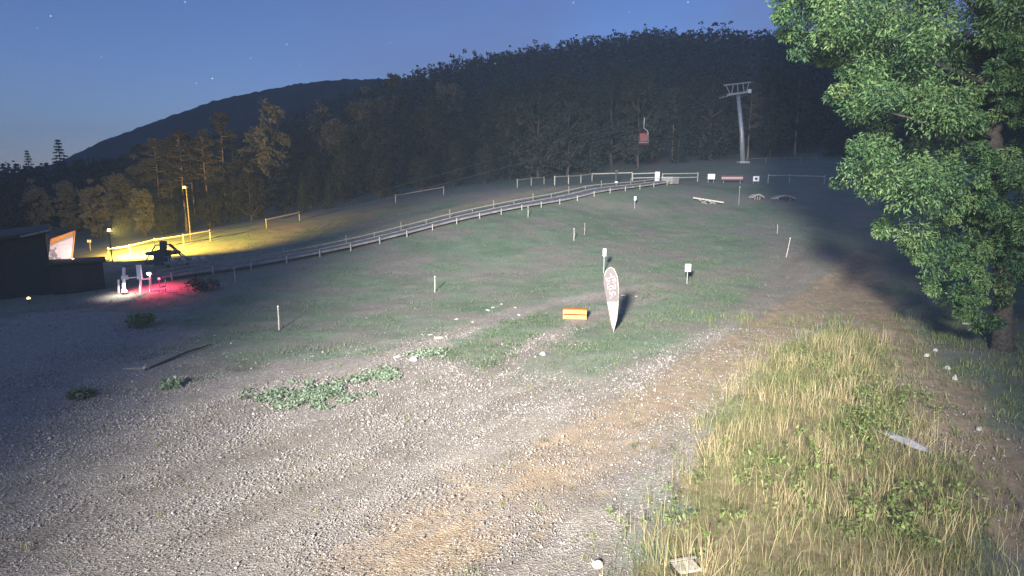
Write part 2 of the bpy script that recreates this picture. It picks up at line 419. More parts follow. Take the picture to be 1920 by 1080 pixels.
def mixc(f, a, b_, bt='MIX'):
    n = T('ShaderNodeMix', data_type='RGBA', blend_type=bt)
    if isinstance(f, float): n.inputs[0].default_value = f
    else: L_(f, n.inputs[0])
    for s, v in ((6, a), (7, b_)):
        if isinstance(v, tuple): n.inputs[s].default_value = (*v, 1)
        else: L_(v, n.inputs[s])
    return n.outputs[2]
vor = T('ShaderNodeTexVoronoi'); vor.inputs['Scale'].default_value = 24; L_(gc.outputs['Object'], vor.inputs[0])
vor2 = T('ShaderNodeTexVoronoi'); vor2.inputs['Scale'].default_value = 6.0; L_(gc.outputs['Object'], vor2.inputs[0])
sepv = T('ShaderNodeSeparateColor'); L_(vor.outputs['Color'], sepv.inputs[0])
gravel_c = ramp(sepv.outputs[0], [(0.0, (0.13, 0.113, 0.10)), (0.45, (0.24, 0.213, 0.19)), (0.8, (0.32, 0.288, 0.26)), (1.0, (0.46, 0.42, 0.375))])
gravel_c = mixc(ramp(noise(0.5), [(0.35, (0, 0, 0)), (0.7, (0.55, 0.55, 0.55))]), gravel_c, (0.27, 0.225, 0.17))
bm_ = T('ShaderNodeMath', operation='MULTIPLY'); L_(za.outputs['Alpha'], bm_.inputs[0]); L_(ramp(noise(1.6, 5, .7), [(.25, (.45, .45, .45)), (.55, (1, 1, 1))]), bm_.inputs[1])
gravel_c = mixc(bm_.outputs[0], gravel_c, ramp(noise(6, 5, .7), [(.3, (.11, .09, .075)), (.7, (.21, .175, .14))]))
dirt_c = ramp(noise(3.0, 6, 0.65), [(0.25, (0.18, 0.135, 0.09)), (0.55, (0.295, 0.222, 0.15)), (0.8, (0.40, 0.325, 0.24))])
grass_c = ramp(noise(5.5, 6, 0.7), [(0.25, (0.08, 0.11, 0.07)), (0.5, (0.14, 0.18, 0.12)), (0.75, (0.22, 0.255, 0.185))])
bare = ramp(noise(0.32, 6, 0.65, (0.7, 1.0, 1.0)), [(0.42, (0, 0, 0)), (0.6, (0.95, 0.95, 0.95))])
grass_c = mixc(bare, grass_c, ramp(noise(9, 5, 0.7), [(0.3, (0.13, 0.11, 0.095)), (0.7, (0.26, 0.225, 0.20))]))
green = ramp(noise(0.22, 4, 0.6), [(0.5, (0, 0, 0)), (0.7, (0.6, 0.6, 0.6))])
grass_c = mixc(green, grass_c, (0.075, 0.125, 0.07))
tall_c = ramp(noise(4, 5, 0.6), [(0.3, (0.12, 0.10, 0.05)), (0.7, (0.27, 0.215, 0.13))])
brk = noise(7, 5, 0.75)
def sharpen(w_, amt=0.7):
    a = T('ShaderNodeMath', operation='MULTIPLY_ADD'); L_(brk, a.inputs[0]); a.inputs[1].default_value = amt; a.inputs[2].default_value = -amt / 2
    s = T('ShaderNodeMath', operation='ADD'); L_(w_, s.inputs[0]); L_(a.outputs[0], s.inputs[1])
    r = T('ShaderNodeMapRange', interpolation_type='SMOOTHSTEP'); r.inputs[1].default_value = 0.25; r.inputs[2].default_value = 0.75; L_(s.outputs[0], r.inputs[0])
    return r.outputs[0]
gw, dw, tw = sharpen(sp.outputs[0], 1.2), sharpen(sp.outputs[1], 1.3), sharpen(sp.outputs[2], 0.9)
c = mixc(gw, grass_c, gravel_c); c = mixc(dw, c, dirt_c); c = mixc(tw, c, tall_c)
L_(c, b.inputs['Base Color']); b.inputs['Roughness'].default_value = 0.95; b.inputs['Specular IOR Level'].default_value = 0.1
hg = T('ShaderNodeMath', operation='MULTIPLY_ADD'); L_(vor2.outputs['Distance'], hg.inputs[0]); hg.inputs[1].default_value = .25; L_(vor.outputs['Distance'], hg.inputs[2])
hm = T('ShaderNodeMix', data_type='FLOAT'); L_(gw, hm.inputs[0]); L_(noise(11, 6, 0.75), hm.inputs[2]); L_(hg.outputs[0], hm.inputs[3])
bp = T('ShaderNodeBump'); bp.inputs['Strength'].default_value = 0.55; bp.inputs['Distance'].default_value = 0.03; L_(hm.outputs[0], bp.inputs['Height'])
L_(bp.outputs[0], b.inputs['Normal'])
link('ground', gm, 'ground_mat', kind='structure')

# far wooded mountain behind
CR = [(-400, 345), (-100, 338), (60, 322), (110, 306), (150, 287), (200, 264), (250, 246), (300, 227), (350, 211), (400, 193), (450, 182), (500, 172), (560, 161), (640, 153), (720, 152), (800, 156), (1000, 165), (1400, 170), (1900, 190), (2400, 240)]
cx = [at(p, q, 600).x for p, q in CR]; cz = [at(p, q, 600).z for p, q in CR]
hx = np.linspace(-1000, 900, 760); hy = np.linspace(330, 900, 90)
HX, HY = np.meshgrid(hx, hy)
crest = np.interp(HX * 600 / HY, cx, cz)
prof = np.where(HY < 600, sstep(330, 600, HY), 1 - 0.6 * sstep(600, 900, HY))
HZ = -12 + (crest + 12) * prof + 1.3 * fnoise(HX, HY, 11, 3) * (prof > 0.05) + 0.8 * rng.uniform(-1, 1, HX.shape)
i2 = np.arange(HX.size).reshape(HX.shape)
f2 = np.stack([i2[:-1, :-1], i2[:-1, 1:], i2[1:, 1:], i2[1:, :-1]], -1).reshape(-1, 4)
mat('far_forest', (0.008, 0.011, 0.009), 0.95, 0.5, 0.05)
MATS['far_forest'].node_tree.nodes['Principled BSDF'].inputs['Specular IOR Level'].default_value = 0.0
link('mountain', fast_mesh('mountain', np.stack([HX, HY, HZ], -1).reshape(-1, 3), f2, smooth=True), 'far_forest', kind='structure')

# ------------------------------------------------------------------ leaves and trees
def unit(v): return v / (np.linalg.norm(v, axis=-1, keepdims=True) + 1e-9)
def cards(cen, dirs, L, W, var):
    """diamond-shaped leaves: centre, growing direction, length, width"""
    n = len(cen); dirs = unit(dirs); side = unit(np.cross(dirs, unit(rng.normal(size=(n, 3)))))
    nrm = np.cross(dirs, side)
    L = np.broadcast_to(L, n)[:, None]; W = np.broadcast_to(W, n)[:, None]
    a = cen - dirs * L * .5; c_ = cen + dirs * L * .5 - nrm * L * 0.08
    p = cen + side * W * .5 + nrm * L * .06 - dirs * L * .06; q = cen - side * W * .5 + nrm * L * .06 - dirs * L * .06
    v = np.stack([a, p, c_, q], 1).reshape(-1, 3)
    f = np.arange(4 * n).reshape(n, 4)
    return v, f, np.repeat(var, 4)
def clump_leaves(centres, radii, per, L, W, flat=1.0, droop=0.0, tone=.16):
    n = len(centres); c = np.repeat(centres, per, 0); r = np.repeat(radii, per, 0)[:, None]
    o = unit(rng.normal(size=(n * per, 3))) * rng.uniform(0.25, 1.0, (n * per, 1)) ** 0.6; o[:, 2] *= flat
    pos = c + o * r
    d = unit(o + rng.normal(size=o.shape) * .6); d[:, 2] -= droop
    var = np.clip(0.5 + rng.normal(0, .22, n * per) + np.repeat(rng.normal(0, tone, n), per), 0, 1)
    return cards(pos, d, rng.uniform(.55, 1.5, n * per) * L, rng.uniform(.7, 1.3, n * per) * W, var)
PROTO = {}
def proto(kind, h, trunk_mb, leaf, bark_m, leaf_m):
    tm = trunk_mb.mesh(kind + '_trunk', True); tm.materials.append(MATS[bark_m])
    cm = fast_mesh(kind + '_crown', *leaf[:2], var=leaf[2]); cm.materials.append(MATS[leaf_m])
    PROTO[kind] = (h, tm, cm)
def trunk(h, r, lean=0.02, limbs=()):
    mb = MB(); k = 7
    pts = [(math.sin(i * 1.7) * lean * h * .3 + lean * h * (i / k) ** 2, math.cos(i * 2.1) * lean * h * .2, h * i / k) for i in range(k + 1)]
    mb.tube(pts, [r * (1.25 if i == 0 else 1) * (1 - 0.85 * i / k) for i in range(k + 1)], 7)
    for (a, b_, r0) in limbs:
        a = Vector(a); b_ = Vector(b_); mid = (a + b_) / 2 + Vector((0, 0, -.08 * (b_ - a).length))
        mb.tube([a, mid, b_], [r0, r0 * .7, r0 * .25], 5)
    return mb
def make_pine(kind, seed, bare=0.5):
    rs = np.random.default_rng(seed); h = 16.0; cs, rd, limbs = [], [], []
    for i in range(30):
        u = i / 29; z = h * (bare + (1.0 - bare) * u)
        ln = (2.6 * (1 - u) ** 0.6 + 0.5) * rs.uniform(.6, 1.15) * (0.7 + 0.3 * min(1, u * 4)); a = rs.uniform(0, 6.28)
        e = np.array([math.cos(a) * ln, math.sin(a) * ln, z + rs.uniform(-.1, .5)])
        limbs.append(((0, 0, z - .3), tuple(e), .06))
        for q in (.55, .8, 1.0):
            cs.append(e * [q, q, 1] + rs.normal(0, .12, 3)); rd.append(.55 + .45 * rs.random())
    lv = clump_leaves(np.array(cs), np.array(rd), 34, .5, .12, flat=.42)
    proto(kind, h, trunk(h, .2, .01, limbs), lv, 'pine_bark', 'pine_needles')
def make_spruce(kind, seed, h=17.0, wid=2.9):
    rs = np.random.default_rng(seed); cs, rd, limbs = [], [], []
    for i in range(26):
        u = i / 25; z = h * (.08 + .92 * u); ln = wid * (1 - u) ** .9 + .15
        m_ = max(3, int(8 * (1 - u) + 2))
        for k in range(m_):
            a = k / m_ * 6.28 + i + rs.uniform(-.3, .3); l2 = ln * rs.uniform(.75, 1.1)
            for q in (.5, .95):
                cs.append((math.cos(a) * l2 * q, math.sin(a) * l2 * q, z - .28 * l2 * q)); rd.append(.28 + .3 * (1 - u) * rs.uniform(.7, 1.2))
    lv = clump_leaves(np.array(cs), np.array(rd), 13, .5, .14, flat=.5, droop=.3)
    proto(kind, h, trunk(h, .22, 0), lv, 'bark', 'spruce_needles')
def make_broad(kind, seed, h=13.0, rx=3.4, low=.25, upright=False, leaf='forest_leaves'):
    rs = np.random.default_rng(seed); cs, rd, limbs = [], [], []
    for i in range(75):
        o = rs.normal(size=3); o /= np.linalg.norm(o); q = rs.uniform(.45, 1) ** .5
        zc = h * (low + 1) / 2; rz = h * (1 - low) / 2
        p = np.array([o[0] * rx * q, o[1] * rx * q, zc + o[2] * rz * q])
        if upright: p[:2] *= .35 + .65 * (p[2] / h)
        cs.append(p); rd.append(rs.uniform(.5, 1.15) * (.75 if upright else 1))
        if i % 3 == 0:
            z0 = max(h * .15, p[2] - (3.8 if upright else 2.4) * rs.uniform(.7, 1.2))
            limbs.append(((0, 0, z0), tuple(p), .09 if not upright else .13))
    lv = clump_leaves(np.array(cs), np.array(rd), 64 if not upright else 34, .42, .24, flat=.8)
    proto(kind, h, trunk(h * .92, .2, .03, limbs), lv, 'bark', leaf if not upright else 'lit_leaves')
for i in range(3): make_pine('pine%d' % i, 20 + i, (.55, .42, .5)[i])
for i in range(2): make_spruce('spruce%d' % i, 30 + i, 17, (2.9, 2.2)[i])
for i in range(4): make_broad('broad%d' % i, 40 + i, (13, 12, 14, 10)[i], (3.4, 4.2, 2.8, 3.6)[i], (.08, .05, .04, .03)[i])
leaf_mat('lit_leaves', (0.10, 0.105, 0.07), (0.17, 0.17, 0.115), (0.26, 0.25, 0.17), 0.15, 0.7, 0.2)  # forest leaf colour lightened so the edge trees look lit; light painted in
for i in range(2): make_broad('broadpale%d' % i, 60 + i, 15, (3.0, 2.6)[i], .08, leaf='lit_leaves')
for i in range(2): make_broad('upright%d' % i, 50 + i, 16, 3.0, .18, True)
KN = {'pine': ('pine_tree', 'pine'), 'spru': ('spruce_tree', 'spruce'), 'broa': ('broadleaf_tree', 'tree'), 'upri': ('tall_tree', 'tree')}
def tree(kind, x, y, height, label, group=None, rz=None, wide=1.0):
    h, tm, cm = PROTO[kind]; nm, ct = KN[kind[:4]]
    o = thing(nm, label, ct, (x, y, hz(x, y) - .15), random.uniform(0, 6.28) if rz is None else rz, group)
    s = height / h; o.scale = (s * wide, s * wide, s)
    link('trunk', tm, None, o); link('crown', cm, None, o)
    return o
placed = []
def tree_px(kind, px, top, Y, label, group=None, wide=1.0):
    p = at(px, top, Y); x = p.x
    # the crown top may be above its base column; keep the base in the same vertical
    hgt = p.z - hz(x, Y); placed.append((x, Y))
    return tree(kind, x, Y, max(3.0, hgt), label, group, wide=wide)
EDGE = 'trees along the forest edge'
tree_px('pine1', 288, 262, 84, 'pine with orange-lit crown above the yellow bank', EDGE)
tree_px('pine0', 333, 248, 82, 'tall pine with long bare pale trunk beside lamp pole', EDGE)
tree_px('pine2', 378, 248, 83, 'slender pine right of the lamp pole with bare lower trunk', EDGE)
tree_px('pine1', 410, 212, 88, 'tallest pine of the lit group, right of the lamp pole', EDGE)
tree_px('pine0', 312, 265, 86, 'thin pine between orange-lit pine and tall bare pine', EDGE, .8)
tree_px('pine2', 352, 255, 92, 'pine crown behind the lamp pole', EDGE)
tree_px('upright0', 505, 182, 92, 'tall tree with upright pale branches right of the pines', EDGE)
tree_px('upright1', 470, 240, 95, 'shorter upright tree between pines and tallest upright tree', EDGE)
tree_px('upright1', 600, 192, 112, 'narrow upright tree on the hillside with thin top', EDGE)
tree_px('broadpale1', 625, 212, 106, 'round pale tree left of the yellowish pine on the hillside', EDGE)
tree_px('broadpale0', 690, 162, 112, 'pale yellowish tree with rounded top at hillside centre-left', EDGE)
tree_px('pine1', 735, 142, 124, 'ragged pine right behind the pale yellowish tree', EDGE)
tree_px('broad0', 645, 255, 98, 'low brown tree under the pale yellowish tree', EDGE)
tree_px('broad1', 715, 238, 100, 'bushy brown tree right below the ragged pine', EDGE)
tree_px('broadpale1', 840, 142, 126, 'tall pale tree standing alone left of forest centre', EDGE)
tree_px('broad3', 800, 215, 110, 'low tree left below the tall pale tree', EDGE)
tree_px('broad1', 870, 225, 108, 'low tree right below the tall pale tree', EDGE)
tree_px('spruce0', 50, 282, 128, 'small spruce silhouette against the sky at far left', EDGE)
tree_px('spruce0', 108, 262, 122, 'dense conical tree silhouette against the sky left of the mountain', EDGE, 1.25)
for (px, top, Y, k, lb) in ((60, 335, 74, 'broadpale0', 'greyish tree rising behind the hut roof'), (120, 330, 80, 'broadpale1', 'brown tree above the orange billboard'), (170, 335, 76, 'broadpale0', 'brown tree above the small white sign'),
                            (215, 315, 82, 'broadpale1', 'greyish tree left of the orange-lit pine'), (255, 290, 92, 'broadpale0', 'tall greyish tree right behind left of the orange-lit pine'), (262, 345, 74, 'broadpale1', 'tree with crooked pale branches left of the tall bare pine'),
                            (10, 345, 72, 'broad1', 'dark tree at the left edge behind the hut'), (305, 380, 78, 'broad3', 'low dark tree under the orange-lit pine'), (345, 385, 84, 'broad3', 'low dark tree behind the lamp pole'),
                            (395, 360, 80, 'broad3', 'low dark tree right of the slender pine'), (435, 330, 82, 'broad0', 'dark tree at the end of the yellow bank'), (480, 335, 84, 'broad1', 'dark tree below the upright pale tree'),
                            (530, 320, 86, 'broad0', 'dark tree right below the upright pale tree'), (580, 330, 88, 'broad1', 'dark edge tree right of the thin rail'), (150, 300, 105, 'broad0', 'round dark tree right of the conical silhouette'), (195, 298, 110, 'broad1', 'round dark tree under the mountain slope')):
    tree_px(k, px, top, Y, lb, EDGE)
# the remaining forest: nearest 230 as trees, the rest as one wood
def forest_sd(px_of, Yv): return None
edge_px = np.array([-300, 0, 200, 460, 560, 700, 900, 1060, 1200, 1390, 1530, 1700, 2300]); edge_Y = np.array([70, 72, 76, 75, 76, 81, 90, 94, 99, 106, 113, 116, 125])
cand = []
for _ in range(90000):
    Yv = math.sqrt(random.uniform(70 ** 2, 345 ** 2)); px = random.uniform(-260, 2150)
    if Yv < np.interp(px, edge_px, edge_Y): continue
    d_ = ray(px, 338); x = d_[0] * Yv / d_[1]
    cand.append((x, Yv))
grid = {}
keep = []
def ok(x, y, r):
    gx, gy = int(x // 8), int(y // 8)
    for i in (-1, 0, 1):
        for j in (-1, 0, 1):
            for (a, b_) in grid.get((gx + i, gy + j), ()):
                if (a - x) ** 2 + (b_ - y) ** 2 < r * r: return False
    return True
for p in placed: grid.setdefault((int(p[0] // 8), int(p[1] // 8)), []).append(p)
for (x, y) in cand:
    if ok(x, y, 4.6 if y < 170 else 4.0):
        grid.setdefault((int(x // 8), int(y // 8)), []).append((x, y)); keep.append((x, y))
keep.sort(key=lambda p: p[1])
FL = {'pine': 'dark pine standing in the unlit wooded hillside', 'spru': 'dark spruce standing in the unlit wooded hillside', 'broa': 'dark broadleaf tree standing in the unlit wooded hillside', 'upri': 'dark upright tree standing in the unlit wooded hillside'}
FG = {'pine': 'pines in the dark wood', 'spru': 'spruces in the dark wood', 'broa': 'broadleaf trees in the dark wood', 'upri': 'upright trees in the dark wood'}
kinds = ['pine1', 'spruce1', 'spruce0', 'spruce1', 'spruce0', 'broad0', 'broad1', 'broad2', 'broad0', 'broad3', 'broad1']
front = keep[:240]; rest = keep[240:]
for (x, y) in front:
    k = random.choice(kinds)
    pxx = 960 + x / y * FPX * CP
    if y < 104 and 240 < pxx < 940: k = random.choice(['spruce0', 'broad0', 'broad3', 'broad1'])
    tree(k, x, y, random.uniform(5, 9) if (y < 160 and pxx < 240) else random.uniform(4.5, 8) if (y < 104 and 240 < pxx < 940) else random.uniform(10, 16) * (0.85 if x < -20 else 1), FL[k[:4]], FG[k[:4]])
RX = np.array([p[0] for p in rest]); RY = np.array([p[1] for p in rest]); RZ = H(RX, RY)
cs, rd = [], []
for x, y, z in zip(RX, RY, RZ):
    h = random.uniform(11, 14.5) * (.8 if x < -40 else 1) * (1.25 if random.random() < .06 else 1); con = random.random() < .4
    for i in range(6):
        u = i / 5
        if con: rr = 2.5 * (1 - u) ** .8 + .3; off = .3
        else: rr = 1.5 + .7 * math.sin(u * 3.1); off = 1.3
        cs.append((x + random.uniform(-off, off), y + random.uniform(-off, off), z + h * (.2 + .76 * u))); rd.append(rr)
lv = clump_leaves(np.array(cs), np.array(rd), 14, 1.1, .65, flat=.7)
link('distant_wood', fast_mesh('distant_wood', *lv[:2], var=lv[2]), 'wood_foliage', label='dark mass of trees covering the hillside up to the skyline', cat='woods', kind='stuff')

# ------------------------------------------------------------------ big tree at the right
tb = ground_at(1880, 655)
big = thing('large_tree', 'large leafy tree at the right with floodlit green foliage and dark trunk', 'tree', (tb.x, tb.y, tb.z - .05))
TY = tb.y
def rel(px, py, dy=0.0): return at(px, py, TY + dy) - Vector((tb.x, tb.y, tb.z))
tp = [Vector((0, 0, 0)), rel(1880, 640), rel(1882, 560), rel(1876, 450), rel(1866, 300), rel(1858, 150), rel(1852, 0), rel(1850, -200), rel(1835, -420)]
mb = MB(); mb.tube(tp, [.5, .36, .30, .28, .27, .25, .2, .14, .04], 14)
for i, v in enumerate(mb.v):
    a = math.sin(i * 12.9) * .5 + math.sin(i * 4.1) * .5; mb.v[i] = (v[0] * (1 + .02 * a) + .02 * a, v[1] + .02 * a, v[2])
mb.build('trunk', 'big_bark', big, True)
# crown: leaf clumps through a real volume about the trunk
CROWN = np.array([(1440, -10), (1462, 60), (1475, 95), (1520, 128), (1555, 120), (1585, 150), (1548, 168), (1560, 200), (1588, 225), (1592, 285), (1545, 312), (1550, 345), (1600, 372), (1640, 395), (1642, 440), (1690, 470),
                  (1720, 500), (1745, 560), (1800, 600), (1852, 590), (1850, 520), (1848, 430), (1835, 330), (1850, 240), (1840, 130), (1860, -60), (1860, -330), (1560, -330), (1455, -160)], float)
cs, rd = [], []
while len(cs) < 560:
    px, py = random.uniform(1430, 1865), random.uniform(-330, 605)
    sd = float(poly_sd(CROWN, np.array([px]), np.array([py]))[0])
    if sd < 9: continue
    if py > 470 and random.random() < .55: continue
    ext = min(4.2, 1.0 + sd / 28.0)
    cs.append(tuple(rel(px, py, random.uniform(-ext, ext)))); rd.append(min(.75, .25 + sd / 90) * random.uniform(.75, 1.15))
for _ in range(640):                      # the side turned away to the right, out of the beam
    px, py = 1895 + 385 * random.random() ** 1.6, random.uniform(-330, 560)
    if px < 1905 and py > 120: continue
    cs.append(tuple(rel(px, py, random.uniform(-3.5, 3.5)))); rd.append(random.uniform(.4, .8))
for _ in range(40):
    px, py = random.uniform(1845, 1905), random.uniform(-200, 150)
    cs.append(tuple(rel(px, py, random.uniform(-3, -.6)))); rd.append(random.uniform(.3, .55))
for _ in range(34):
    px, py = random.uniform(1780, 1900), random.uniform(400, 610)
    cs.append(tuple(rel(px, py, random.uniform(-2, -.5)))); rd.append(random.uniform(.25, .4))
cs = np.array(cs); rd = np.array(rd)
for _ in range(46):
    px, py = random.uniform(1825, 1915), random.uniform(150, 470)
    cs = np.vstack([cs, rel(px, py, random.uniform(-2.2, -.5))]); rd = np.append(rd, random.uniform(.22, .38))
lv = clump_leaves(cs, rd, 200, .145, .05, flat=.8, droop=.55, tone=.27)
cr_o = link('crown', fast_mesh('crown', *lv[:2], var=lv[2]), 'big_leaves', big)
order = list(range(560)); random.shuffle(order)
for i in order[:26]:
    e = Vector(cs[i]); z0 = e.z - random.uniform(.2, 2.2)
    z0 = max(3.0, min(z0, 16)); k = np.interp(z0, [p.z for p in tp], range(len(tp))); j = int(k); s = tp[j].lerp(tp[min(j + 1, len(tp) - 1)], k - j)
    m1 = s.lerp(e, .4) + Vector((random.uniform(-.3, .3), random.uniform(-.3, .3), .4)); m2 = s.lerp(e, .75) + Vector((random.uniform(-.2, .2), 0, .25))
    MB().tube([s, m1, m2, e], [.10, .065, .04, .012], 6).build('branch', 'big_bark', big, True)
for pts in (((1862, 260), (1800, 235), (1778, 200)), ((1862, 390), (1760, 330), (1700, 360)), ((1850, 150), (1900, 140), (1925, 170)), ((1855, 60), (1905, 20), (1925, -20)), ((1752, 250), (1778, 232), (1782, 208))):
    MB().tube([rel(px, py, -.8 * i) for i, (px, py) in enumerate(pts)], [.09, .06, .02], 6).build('branch', 'big_bark', big, True)

# ------------------------------------------------------------------ loose ground cover
def scatter(n, x0, x1, y0, y1): return rng.uniform(x0, x1, n), rng.uniform(y0, y1, n)
# gravel stones
gx, gy = scatter(420000, -18, 14, 6.5, 27)
g, d, t, n1, n2 = zones(gx, gy)
pr = (g * (1 - .55 * d) * (1 - t) + .25 * d) * np.clip(11 / np.hypot(gx, gy), .12, 1.0) * (.3 + .7 * sstep(-.5, .5, fnoise(gx, gy, 3.2))) * (1 - .75 * bands(gx, gy))
kx = rng.random(len(gx)) < pr; gx, gy, gdd = gx[kx], gy[kx], d[kx]
gz = H(gx, gy); n = len(gx); s = rng.uniform(.007, .017, n) * np.where(rng.random(n) < .03, rng.uniform(1.4, 2.4, n), 1) * np.clip(np.hypot(gx, gy) / 12, 1, 1.7)
ang = rng.uniform(0, 6.28, n); V = np.zeros((n, 5, 3))
for k in range(4):
    a = ang + k * 1.57 + rng.uniform(-.35, .35, n); r = s * rng.uniform(.7, 1.4, n)
    V[:, k] = np.stack([gx + np.cos(a) * r, gy + np.sin(a) * r, gz + s * rng.uniform(-.3, .5, n)], -1)
V[:, 4] = np.stack([gx + rng.normal(0, .3, n) * s, gy + rng.normal(0, .3, n) * s, gz + s * rng.uniform(.8, 1.4, n) + .004], -1)
F = (np.arange(n)[:, None, None] * 5 + np.array([[0, 1, 4], [1, 2, 4], [2, 3, 4], [3, 0, 4]])[None]).reshape(-1, 3)
link('gravel', fast_mesh('gravel', V.reshape(-1, 3), F, var=np.repeat(np.clip(rng.normal(.52, .24, n), 0, 1), 5)), 'gravel_stone',
     label='loose pale gravel covering the foreground track', cat='gravel', kind='stuff')

def blades(x, y, h, wid, lean, var, bend=.35):
    n = len(x); z = H(x, y) - .02; a = rng.uniform(0, 6.28, n); la = rng.uniform(0, 6.28, n)
    sx, sy = np.cos(a) * wid / 2, np.sin(a) * wid / 2
    lx, ly = np.cos(la) * lean * h, np.sin(la) * lean * h
    V = np.zeros((n, 5, 3))
    V[:, 0] = np.stack([x - sx, y - sy, z], -1); V[:, 1] = np.stack([x + sx, y + sy, z], -1)
    V[:, 2] = np.stack([x + lx * bend + sx * .7, y + ly * bend + sy * .7, z + h * .6], -1); V[:, 3] = np.stack([x + lx * bend - sx * .7, y + ly * bend - sy * .7, z + h * .6], -1)
    V[:, 4] = np.stack([x + lx, y + ly, z + h * (1 - .3 * lean ** 2)], -1)
    o = np.arange(n)[:, None, None] * 5
    F = np.concatenate([o + np.array([[0, 1, 2], [0, 2, 3], [3, 2, 4]])[None]], 1).reshape(-1, 3)
    return V.reshape(-1, 3), F, np.repeat(var, 5)
def tufted(n_t, per, poly, r, hh, wid, lean, prob=None, box=None):
    lo, hi = (poly.min(0), poly.max(0)) if box is None else box
    x = rng.uniform(lo[0], hi[0], n_t); y = rng.uniform(lo[1], hi[1], n_t)
    k = np.ones(n_t, bool) if poly is None else poly_sd(poly, x, y) + fnoise(x, y, 3) * .5 > 0
    if prob is not None: k &= rng.random(n_t) < prob(x, y)
    x, y = x[k], y[k]; hs = rng.uniform(.55, 1.2, len(x)); tv = rng.normal(0, .18, len(x))
    X_ = np.repeat(x, per) + rng.normal(0, r, len(x) * per); Y_ = np.repeat(y, per) + rng.normal(0, r, len(x) * per)
    h = np.repeat(hs, per) * rng.uniform(.55, 1.1, len(X_)) * hh
    return blades(X_, Y_, h, wid * rng.uniform(.6, 1.3, len(X_)), np.abs(rng.normal(0, lean, len(X_))), np.clip(.5 + np.repeat(tv, per) + rng.normal(0, .15, len(X_)), 0, 1))
pstraw = lambda x, y: .12 + .75 * sstep(-.05, .5, fnoise(x, y, 3.4))
bl = tufted(5600, 7, TALL, .18, .8, .0075, .55, pstraw)
link('dry_grass', fast_mesh('dry_grass', *bl[:2], var=bl[2]), 'straw', label='tall dry straw-coloured grass in the right foreground', cat='dry grass', kind='stuff')
bl = tufted(10000, 12, TALL, .24, .36, .009, .9, lambda x, y: .25 + .75 * sstep(-.2, .5, -fnoise(x, y, 3.4)))
link('green_grass', fast_mesh('green_grass', *bl[:2], var=bl[2]), 'green_grass', label='green grass growing among the dry stalks in the right foreground', cat='grass', kind='stuff')
# broad-leaved weeds in the tall grass
wx, wy = [], []
for (px, py, n_, r_) in ((1640, 760, 60, 1.0), (1625, 820, 40, .6), (1680, 985, 70, .8), (1560, 890, 30, .8), (1480, 950, 25, .8), (1400, 900, 20, .7), (1260, 1000, 25, .8), (1780, 960, 30, .8), (1560, 700, 30, 1.4)):
    p = ground_at(px, py); n_ = int(n_ * .6); wx += list(rng.normal(p.x, r_ * .8, n_)); wy += list(rng.normal(p.y, r_ * .9, n_))
wx = np.array(wx); wy = np.array(wy); wz = H(wx, wy); hgt = rng.uniform(.15, .6, len(wx))
lv = clump_leaves(np.stack([wx, wy, wz + hgt], -1), rng.uniform(.10, .2, len(wx)), 13, .10, .045, flat=1.2)
link('weeds', fast_mesh('weeds', *lv[:2], var=lv[2]), 'weed_leaves', label='leafy green weeds among the tall grass', cat='weeds', kind='stuff')
# short turf on the piste
def pturf(x, y):
    g, d, t, n1, n2 = zones(x, y)
    return np.clip((1 - g) * (1 - .8 * d) * (1 - t) * (.25 + .9 * sstep(-.3, .6, fnoise(x, y, 4.5))), 0, 1) * np.clip(30 / np.hypot(x, y), .35, 1)
bl = tufted(42000, 6, None, .16, .13, .024, .7, pturf, box=((-26, 15), (32, 60)))
link('turf', fast_mesh('turf', *bl[:2], var=bl[2]), 'turf_blades', label='short patchy turf on the lower piste', cat='turf', kind='stuff')
leaf_mat('turf_green', (0.05, 0.085, 0.035), (0.085, 0.13, 0.06), (0.15, 0.19, 0.095), 0.2, 0.7)
pv, pf, pa = [], [], []; k0 = 0
for pl, cnt in ((PATCH, 7000), (PATCH2, 1900)):
    a_, b2, c2 = tufted(cnt, 6, pl, .15, .13, .024, .7); pv.append(a_); pf.append(b2 + k0); pa.append(c2); k0 += len(a_)
link('green_turf', fast_mesh('green_turf', np.vstack(pv), np.vstack(pf), var=np.concatenate(pa)), 'turf_green', label='greener turf strips around the teardrop flag', cat='turf', kind='stuff')
def pedge(x, y):
    g, d, t, n1, n2 = zones(x, y); return np.clip((.04 + .5 * np.exp(-np.abs(poly_sd(TALL, x, y)) / 1.2)), 0, 1) * (t < .6)
bl = tufted(5200, 9, None, .07, .16, .012, .6, pedge, box=((-12, 7), (16, 24)))
link('gravel_edge_grass', fast_mesh('gravel_edge_grass', *bl[:2], var=bl[2]), 'green_grass', label='sparse grass tufts at the edge of the gravel', cat='grass', kind='stuff')
# dim grass under the big tree on the right
bl = tufted(3800, 9, None, .15, .3, .016, .6, lambda x, y: .2 + .7 * sstep(-.1, .6, fnoise(x, y, 4)) * (zones(x, y)[1] < .4), box=((9, 9), (24, 30)))
link('verge_grass', fast_mesh('verge_grass', *bl[:2], var=bl[2]), 'green_grass', label='dim grass under the large tree at the right', cat='grass', kind='stuff')

